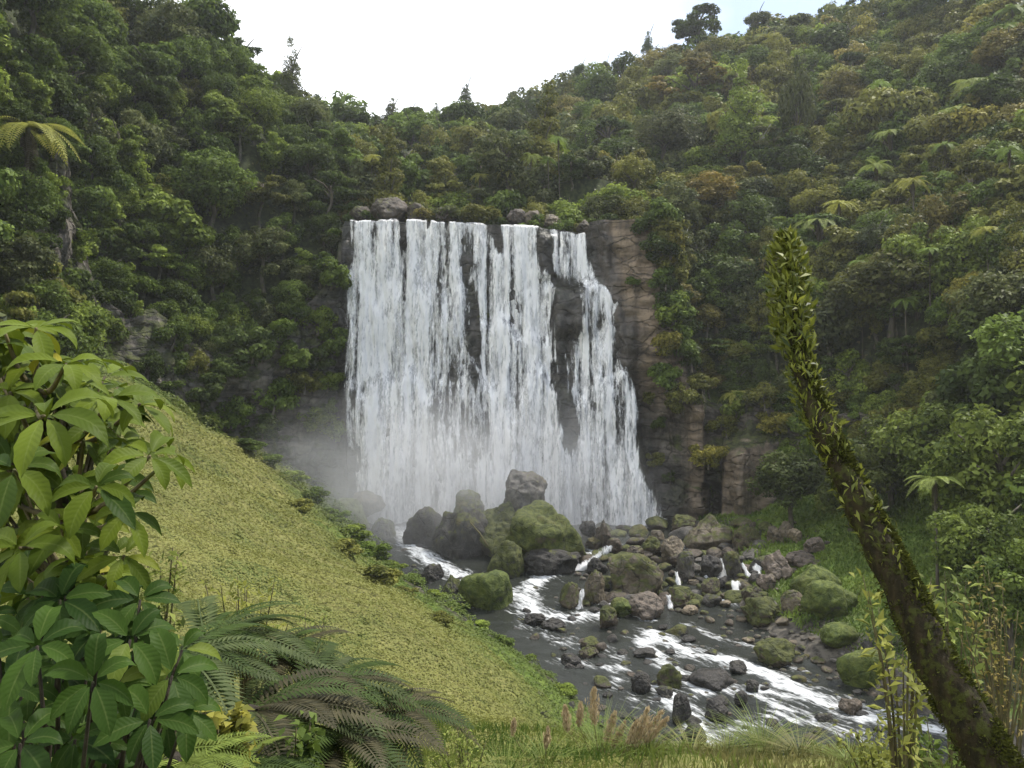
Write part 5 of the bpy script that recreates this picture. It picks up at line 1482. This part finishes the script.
fern(270, 660, 5.6, 120, 13, ['purple', 'dark', 'grey'], 'brown and green fern behind the middle of the fern patch', -1.6, 1.8)
fern(176, 762, 3.4, 110, 12, ['bright'], 'bright pale green fern at the bottom beside the glossy shrub', -2.4, 1.4)
fern(232, 772, 3.7, 120, 12, ['dark', 'bright', 'dark'], 'green fern lowest in the frame in front of the purplish fern', -2.4, 1.4)
fern(120, 700, 3.6, 110, 11, ['dark', 'grey'], 'shaded dark fern mostly behind the glossy shrub', -1.6, 1.8)

# ------------------------------------------------------------------ small leafy plants and weeds
def leafy_plant(name, px, py, Y, hpx, wpx, nstem, leaf, c, label, cat='plant', aspect=.4, group=None, nper=26, up=.4, smat='twig'):
    """several thin stems carrying small leaves"""
    c0 = at(px, py, Y); gz = float(ground(c0.x, c0.y)); base = np.array((c0.x, c0.y, gz)); topz = (384 - (py - hpx)) * Y / F; H = max(topz - gz, .15); W = wpx * Y / F / 2
    t = empty(name, base); paths, LV = [], []
    for k in range(nstem):
        a = r6.uniform(0, 6.28); e = np.array([math.cos(a) * W * r6.uniform(.2, 1), math.sin(a) * W * r6.uniform(.2, 1), H * r6.uniform(.72, 1.03)])
        b = np.array([e[0] * .15, e[1] * .15, 0]); mid = (b + e) / 2 + np.array([e[0] * -.12, e[1] * -.12, H * .08])
        paths.append(([b, mid, e], .008 + .004 * H, .003)); tt = np.sort(r6.uniform(max(.25, 1 - hpx * Y / F / H), 1.0, nper))
        for q in tt:
            p_ = (1 - q) ** 2 * b + 2 * q * (1 - q) * mid + q * q * e
            LV.append(p_ + r6.normal(0, leaf * .55, 3))
    LV = np.array(LV)
    v, f = leaf_cards(LV, r6.normal(0, .5, LV.shape) + [0, -.25, up + .5], leaf * r6.uniform(.6, 1.35, len(LV)), aspect, rs=r6)
    o = mesh_np('foliage', v, f, M['tree_leaf'], t, {'tint': np.repeat(np.clip(.5 + r6.normal(0, .2, len(LV)), 0, 1), 4)}); o.color = (*c, 1)
    twigs('stems', paths, M[smat], t, (0, 0, 0), 5)
    tag(t, label, cat, group)
YG, PG, MG, DG = (.24, .235, .06), (.16, .195, .055), (.10, .145, .036), (.055, .085, .024)
leafy_plant('small_shrub', 150, 600, 4.0, 62, 60, 9, .05, PG, 'small pale leaved plant between tall shrub and yellow slope')
leafy_plant('small_shrub', 243, 640, 6.0, 66, 90, 12, .06, (.20, .215, .055), 'spindly yellow green shrub just above the dark ferns')
leafy_plant('small_shrub', 245, 655, 5.8, 56, 30, 7, .05, MG, 'small feathery green plant standing above the dark ferns')
leafy_plant('small_shrub', 300, 655, 7.0, 42, 80, 8, .06, PG, 'low yellow green weeds right of the feathery plant')
leafy_plant('small_shrub', 400, 730, 6.4, 40, 90, 10, .06, PG, 'low leafy weeds right of the fern patch')
leafy_plant('small_shrub', 225, 742, 3.6, 40, 50, 8, .07, YG, 'yellowish broad leaved weed among the ferns', aspect=.6)
leafy_plant('small_shrub', 290, 762, 3.9, 40, 70, 9, .06, MG, 'green weed at the bottom edge below the ferns', aspect=.6)
leafy_plant('small_shrub', 470, 768, 8.0, 36, 90, 12, .06, PG, 'yellow green weeds at bottom edge left of the plumes')
# low bushes along the lower edge of the slope and under the left cliff
r7 = np.random.default_rng(77)
for px, py, w, cw in [(566, 692, 26, 'fresh green'), (548, 672, 20, 'mid green'), (528, 655, 24, 'fresh green'), (503, 640, 22, 'mid green'), (478, 626, 26, 'fresh green'), (455, 607, 28, 'mid green'), (436, 592, 24, 'fresh green'), (415, 578, 26, 'mid green'), (392, 566, 28, 'fresh green'),
                      (372, 552, 34, 'mid green'), (352, 534, 34, 'fresh green'), (333, 516, 32, 'mid green'), (312, 497, 30, 'mid green'), (290, 478, 34, 'fresh green'), (268, 460, 30, 'mid green'), (246, 446, 34, 'deep green'), (224, 430, 36, 'mid green'), (204, 414, 34, 'deep green'), (184, 402, 36, 'mid green'), (160, 388, 36, 'deep green'),
                      (236, 410, 34, 'deep green'), (262, 428, 30, 'mid green'), (210, 395, 36, 'fresh green'), (284, 450, 26, 'deep green'), (374, 578, 44, 'olive green'), (345, 548, 30, 'olive green'), (440, 620, 30, 'olive green'), (300, 505, 26, 'olive green'), (405, 592, 26, 'olive green')]:
    h = hit(px, py + 4); 
    if h.y > 79 or h.y < 20: continue
    s = w * h.y / F / 2; t = empty('bank_bush', (h.x, h.y, float(ground(h.x, h.y)))); g = np.array(GREENS[cw]) * r7.uniform(.95, 1.3); i = r7.integers(0, 4)
    place(SHRUBS[i], 'foliage', t, (0, 0, s * .25), (0, 0, r7.uniform(0, 6.28)), (s * 1.15, s, s * r7.uniform(.5, .75)), (*g, 1)); place(STEMM, 'stem', t, (0, 0, s * .25), (0, 0, 0), (s * .5, s * .5, s * .5))
    wh = 'under the left cliff' if px < 275 and py < 462 else 'on the upper half of the slope edge by the mist' if py < 545 else 'on the slope edge above the white channel' if py < 600 else 'on the slope edge above the dark water'
    later(t, f'low {cw} bush', wh, px, 'bush', 'low bushes along the edge of the slope')
# the sapling and twiggy bushes by the leaning trunk
leafy_plant('sapling', 905, 770, 6.2, 198, 86, 9, .11, (.22, .235, .07), 'slender sapling with pale yellow green leaves left of leaning trunk', 'sapling', .36, nper=30)
leafy_plant('sapling', 955, 700, 8.5, 140, 70, 8, .14, (.17, .21, .07), 'pale leafy sapling behind the upper part of leaning trunk', 'sapling', .36, nper=24)
leafy_plant('twiggy_bush', 1000, 770, 7.0, 150, 90, 16, .05, (.19, .15, .06), 'brown twiggy bush right of the leaning trunk', 'bush', .3, nper=12)
leafy_plant('twiggy_bush', 1010, 700, 10.0, 130, 110, 18, .09, (.17, .15, .055), 'dry brownish bush farther right behind the leaning trunk', 'bush', .35, nper=22)
leafy_plant('small_shrub', 880, 778, 7.0, 52, 110, 14, .07, (.17, .19, .05), 'low yellow green bush at bottom edge left of trunk foot', 'bush', .45)
leafy_plant('small_shrub', 940, 785, 6.5, 60, 80, 12, .07, MG, 'green weeds in front of the leaning trunk foot', 'bush', .4)

# ------------------------------------------------------------------ tussocks and plumes
def blades(n, H, spread, width, r, lean=0.0):
    V, Fc, T = [], [], []; off = 0; m_ = 7; t = np.linspace(0, 1, m_)
    for k in range(n):
        a = r.uniform(0, 6.28); b = np.array([math.cos(a), math.sin(a), 0]) * spread * .18 * r.uniform(0, 1); h = H * r.uniform(.55, 1.05); sp = spread * r.uniform(.25, 1.15)
        d = np.array([math.cos(a), math.sin(a), 0]); C = b + d * (sp * t ** 1.8)[:, None] + np.array([0, 0, 1.0]) * (h * (t - .38 * r.uniform(.2, 1.6) * t ** 3))[:, None]
        s = np.array([-math.sin(a), math.cos(a), 0]); w = width * (1 - t) ** .7 * r.uniform(.6, 1.2) + width * .05
        v = np.stack([C - s * w[:, None] * .5, C + s * w[:, None] * .5], 1).reshape(-1, 3)
        V.append(v); Fc.append(np.array([(2 * i, 2 * i + 1, 2 * i + 3, 2 * i + 2) for i in range(m_ - 1)]) + off); off += len(v); T.append(np.full(len(v), np.clip(r.normal(.5, .22), 0, 1)))
    return np.concatenate(V), np.concatenate(Fc), np.concatenate(T)
M['plume'] = leaf_mat('plume_seed', rgb(.36, .27, .15), rgb(.66, .54, .35), .45, .7, .1)
def tussock(name, px, py, Y, hpx, wpx, n, mat, label, plumes=(), cat='grass tuft', wid=.012):
    c = at(px, py, Y); gz = float(ground(c.x, c.y)); H = max((384 - (py - hpx)) * Y / F - gz, .3)
    t = empty(name, (c.x, c.y, gz)); v, f, tn = blades(n, H, wpx * Y / F / 2, wid, r6)
    mesh_np('leaf_blades', v, f, M[mat], t, {'tint': tn})
    for (qx, qy, ql, lean) in plumes:
        tip = np.array(at(qx, qy, Y)) - np.array((c.x, c.y, gz)); L_ = ql * Y / F; bt = tip - np.array([lean * L_, 0, L_])
        P = []; N_ = []; m_ = 420
        for q in np.random.default_rng(int(qx)).uniform(0, 1, m_):
            ctr = bt + (tip - bt) * q; rr = L_ * .17 * math.sin(math.pi * min(1, q * .82 + .14)) ** .8
            P.append(ctr + r6.normal(0, .5, 3) * rr * [1, 1, .6]); N_.append(r6.normal(0, 1, 3) * [1, 1, .2])
        P = np.array(P); ax = (tip - bt) / L_
        v, f = leaf_cards(P, np.array(N_), .075 * r6.uniform(.6, 1.3, m_), .2, spin=np.broadcast_to(ax, P.shape) + r6.normal(0, .22, P.shape), rs=r6)
        pl = mesh_np('plume', v, f, M['plume'], t, {'tint': np.repeat(np.clip(r6.normal(.45, .2, m_), 0, 1), 4)})
        v, f = tube(np.stack([[bt[0] * .4, bt[1] * .4, 0], bt * [.75, .75, .6], bt, tip]), [.008, .007, .006, .002], 5); mesh_np('stalk', v, f, M['dry'], pl, {'tint': np.full(len(v), .6)})
    tag(t, label, cat, 'grass tufts along the near bank')
tussock('plume_grass', 602, 775, 11.5, 70, 190, 150, 'grass', 'tall grass with the highest brown feathery plumes on the near bank', [(594, 688, 34, 0), (565, 706, 24, -.1), (581, 703, 22, .1), (615, 712, 28, .3), (625, 722, 24, .5)])
tussock('plume_grass', 648, 780, 11.0, 66, 150, 130, 'grass', 'tall grass with drooping bent brown plumes right of the highest plumes', [(648, 708, 36, .35), (662, 711, 36, .75), (636, 722, 26, .3), (668, 718, 24, .9)])
tussock('plume_grass', 545, 780, 10.5, 54, 130, 90, 'grass', 'green tufted grass with short faint plumes at bottom centre', [(548, 728, 18, .1), (514, 720, 14, .1)])
tussock('grass_tussock', 762, 772, 13.0, 66, 130, 230, 'grass', 'dense grey green tussock against the lower rapids', wid=.016)
tussock('grass_tussock', 728, 778, 12.5, 52, 110, 160, 'grass', 'low green tussock left of the dense tussock', wid=.014)
tussock('grass_tussock', 800, 778, 12.0, 48, 130, 170, 'dry', 'straw coloured tussock right of the dense tussock', wid=.014)
tussock('grass_tussock', 690, 785, 12.0, 46, 130, 170, 'dry', 'straw coloured tussock between plumes and dense tussock', wid=.014)
tussock('grass_tussock', 850, 785, 10.5, 44, 120, 140, 'grass', 'grassy tuft at bottom edge between tussocks and sapling', wid=.012)
tussock('grass_tussock', 505, 785, 9.5, 44, 120, 110, 'grass', 'loose green grass at bottom edge left of the plumes', wid=.01)
# short grass over the near bank
x = rng.uniform(-3, 11, 26000); y = rng.uniform(6.5, 17, 26000)
k = (np.abs((x / y) * F + 512 - 700) < 420); x, y = x[k], y[k]; z = ground(x, y); p = np.stack([x, y, z], -1)
hh = rng.uniform(.08, .30, len(x)); v, f = leaf_cards(p + np.stack([0 * x, 0 * x, hh * .45], -1), rng.normal(0, 1, p.shape) * [1, 1, .15], hh, .1, spin=np.array([0, 0, 1.0]) + rng.normal(0, .35, p.shape))
tn = np.clip(.5 + fbm(p / 1.2, 2, 121) * .8 + rng.normal(0, .2, len(x)), 0, 1)
gm = fbm(p / 1.8, 3, 122) > .2
gmm = np.repeat(gm, 1)
for nm, mt, sel_ in (('near_grass', 'grass', ~gm), ('dry_grass', 'dry', gm)):
    vv = v.reshape(-1, 4, 3)[sel_].reshape(-1, 3); o = mesh_np(nm, vv, np.arange(len(vv)).reshape(-1, 4), M[mt], attrs={'tint': np.repeat(tn[sel_], 4)}); tag(o, kind='stuff')

# ------------------------------------------------------------------ the leaning mossy trunk
TP = [(1040, 850, 4.4, 40), (1012, 800, 4.5, 37), (985, 752, 4.6, 33), (930, 652, 4.8, 27), (884, 552, 5.05, 23), (842, 470, 5.3, 18.5), (808, 390, 5.6, 14.5), (793, 330, 5.8, 10), (788, 270, 6.0, 5), (785, 236, 6.1, 2.5)]
pth = np.array([at(a, b, c) for a, b, c, d in TP]); rad_ = np.array([d * c / F for a, b, c, d in TP])
bs = np.array((pth[0][0] + .28, pth[0][1] - .1, float(ground(pth[0][0] + .28, pth[0][1] - .1)) - .1))
pth = np.vstack([bs, pth]); rad_ = np.r_[rad_[0] * 1.15, rad_]
q = np.linspace(0, 1, 90); t = np.linspace(0, 1, len(pth)); seg = np.r_[0, np.cumsum(np.linalg.norm(np.diff(pth, axis=0), axis=1))]; t = seg / seg[-1]
C = np.stack([np.interp(q, t, pth[:, i]) for i in range(3)], -1); Rr = np.interp(q, t, rad_) * .72
for _ in range(3):
    C[1:-1] = (C[:-2] + 2 * C[1:-1] + C[2:]) / 4
v, f = tube(C, Rr, 28); base0 = bs + [0, 0, .1]
ctr = np.repeat(C, 28, 0); nrm = unit(v[:len(ctr)] - ctr)
v[:len(ctr)] += nrm * (fbm(v[:len(ctr)] * [9, 9, 7], 4, 131) * .028 + fbm(v[:len(ctr)] * 30, 2, 132) * .008)[:, None]
tk = empty('mossy_trunk', base0)
tag(tk, 'dark leaning dead trunk shaggy with moss and little ferns at right', 'tree')
mesh_np('trunk', v - base0, f, M['mossy_bark'], tk, smooth=True)
n = 60000; qi = rng.uniform(0, .97, n); cc = np.stack([np.interp(qi, q, C[:, i]) for i in range(3)], -1); rr = np.interp(qi, q, Rr)
T_ = np.gradient(C, axis=0); T_ = unit(np.stack([np.interp(qi, q, T_[:, i]) for i in range(3)], -1))
a = rng.normal(size=(n, 3)); rd = unit(a - (a * T_).sum(1, keepdims=True) * T_)
k = rng.random(n) < np.clip(.16 + 1.5 * fbm(cc * 5 + rd, 3, 133) + .5 * rd[:, 0] + .2 * rd[:, 2], .05, 1) * np.interp(qi, [0, .75, .85, 1], [1, 1, .5, .3]); cc, rr, rd, T_, qi = cc[k], rr[k], rd[k], T_[k], qi[k]
P = cc + rd * (rr * rng.uniform(.98, 1.16, len(rr)))[:, None]
v, f = leaf_cards(P, np.cross(rd, T_) + rng.normal(0, .5, P.shape), rng.uniform(.012, .042, len(P)), .35, spin=rd + [0, 0, -.2] + rng.normal(0, .35, P.shape))
M['moss'] = leaf_mat('moss', rgb(.016, .019, .004), rgb(.10, .11, .022), .25, .8, .1)
mesh_np('moss', v - base0, f, M['moss'], tk, {'tint': np.repeat(np.clip(rng.normal(.45, .25, len(P)), 0, 1), 4)})
# strap leaves of the climbing ferns, thickest round the top
def straps(n, q0, q1, spread, lmin, lmax, power=1.0, seed=1, side=None):
    r = np.random.default_rng(seed); qi = q0 + (q1 - q0) * r.uniform(0, 1, n) ** power
    cc = np.stack([np.interp(qi, q, C[:, i]) for i in range(3)], -1); rr = np.interp(qi, q, Rr); T_ = unit(C[-1] - C[-20])
    a = r.normal(size=(n, 3)); rd = unit(a - (a @ T_)[:, None] * T_)
    if side is not None: rd = unit(rd + np.array(side) * .8)
    prof = np.interp((qi - q0) / (q1 - q0), [0, .3, .75, 1], [.6, .85, .9, .25])
    P = cc + rd * (rr + spread * prof * r.uniform(.1, 1, n))[:, None]; d = unit(T_ * r.uniform(.5, 1.2, (n, 1)) + rd * r.uniform(.5, 1.4, (n, 1)) + r.normal(0, .25, (n, 3))); Ln = r.uniform(lmin, lmax, n)
    v, f = leaf_cards(P, rd * .5 + r.normal(0, .6, P.shape), Ln, .26, spin=d, rs=r)
    return v, f, np.repeat(np.clip(r.normal(.5, .24, n), 0, 1), 4)
M['strap'] = leaf_mat('climbing_fern_leaf', rgb(.03, .048, .007), rgb(.25, .27, .045), .4, .5, .25)
v, f, tn = join_arrays([straps(1700, .79, 1.02, .15, .045, .115, .85, 1), straps(620, .60, .80, .075, .035, .085, .7, 2), straps(160, .44, .62, .05, .04, .09, 1, 3), straps(170, .2, .6, .05, .035, .08, 1, 4, (1, 0, .3))])
mesh_np('climbing_ferns', v - base0, f, M['strap'], tk, {'tint': tn})

# ------------------------------------------------------------------ air
def box(name, lo, hi):
    lo, hi = np.array(lo, float), np.array(hi, float)
    v = np.array([[x, y, z] for x in (lo[0], hi[0]) for y in (lo[1], hi[1]) for z in (lo[2], hi[2])])
    f = np.array([(0, 1, 3, 2), (4, 6, 7, 5), (0, 4, 5, 1), (2, 3, 7, 6), (0, 2, 6, 4), (1, 5, 7, 3)])
    return mesh_np(name, v, f)
hz = box('haze', (-920, -620, float(zz.min()) - 1.5), (920, 1020, 100))
m = NT('air'); pv = m.n('VolumePrincipled')
pv.inputs['Color'].default_value = rgb(.93, .96, 1.0); pv.inputs['Density'].default_value = .0003
pv.inputs['Anisotropy'].default_value = .3
m.t.links.new(pv.outputs[0], m.out.inputs['Volume']); hz.data.materials.append(m.m)
tag(hz, kind='stuff')

def spray(name, cpos, size, dens, seed):
    """a cloud of fine spray, dense at its heart and fading to nothing at its rim"""
    o = box(name, -np.array(size, float), np.array(size, float)); o.location = cpos
    m = NT(name); c = m.coord()
    mp = m.n('Mapping'); m.t.links.new(c, mp.inputs['Vector']); mp.inputs['Scale'].default_value = [1 / s for s in size]
    ln = m.n('VectorMath', operation='LENGTH'); m.t.links.new(mp.outputs['Vector'], ln.inputs[0])
    fall_ = m.math('POWER', m.math('SUBTRACT', 1.0, ln.outputs['Value'], clamp=True), 1.5)
    nn_ = m.rng(m.noise(.22, 2, .5, vec=c, seed=seed), .3, .7, .35, 1.3)
    pv = m.n('VolumePrincipled'); pv.inputs['Color'].default_value = rgb(.97, .98, 1)
    m.set(pv.inputs['Density'], m.math('MULTIPLY', m.math('MULTIPLY', fall_, nn_), dens))
    m.t.links.new(pv.outputs[0], m.out.inputs['Volume']); o.data.materials.append(m.m)
    tag(o, kind='stuff')
spray('spray_mist', (-6.0, 70.5, -9.8), (21, 12, 11.5), .15, 3.0)

finish_labels()
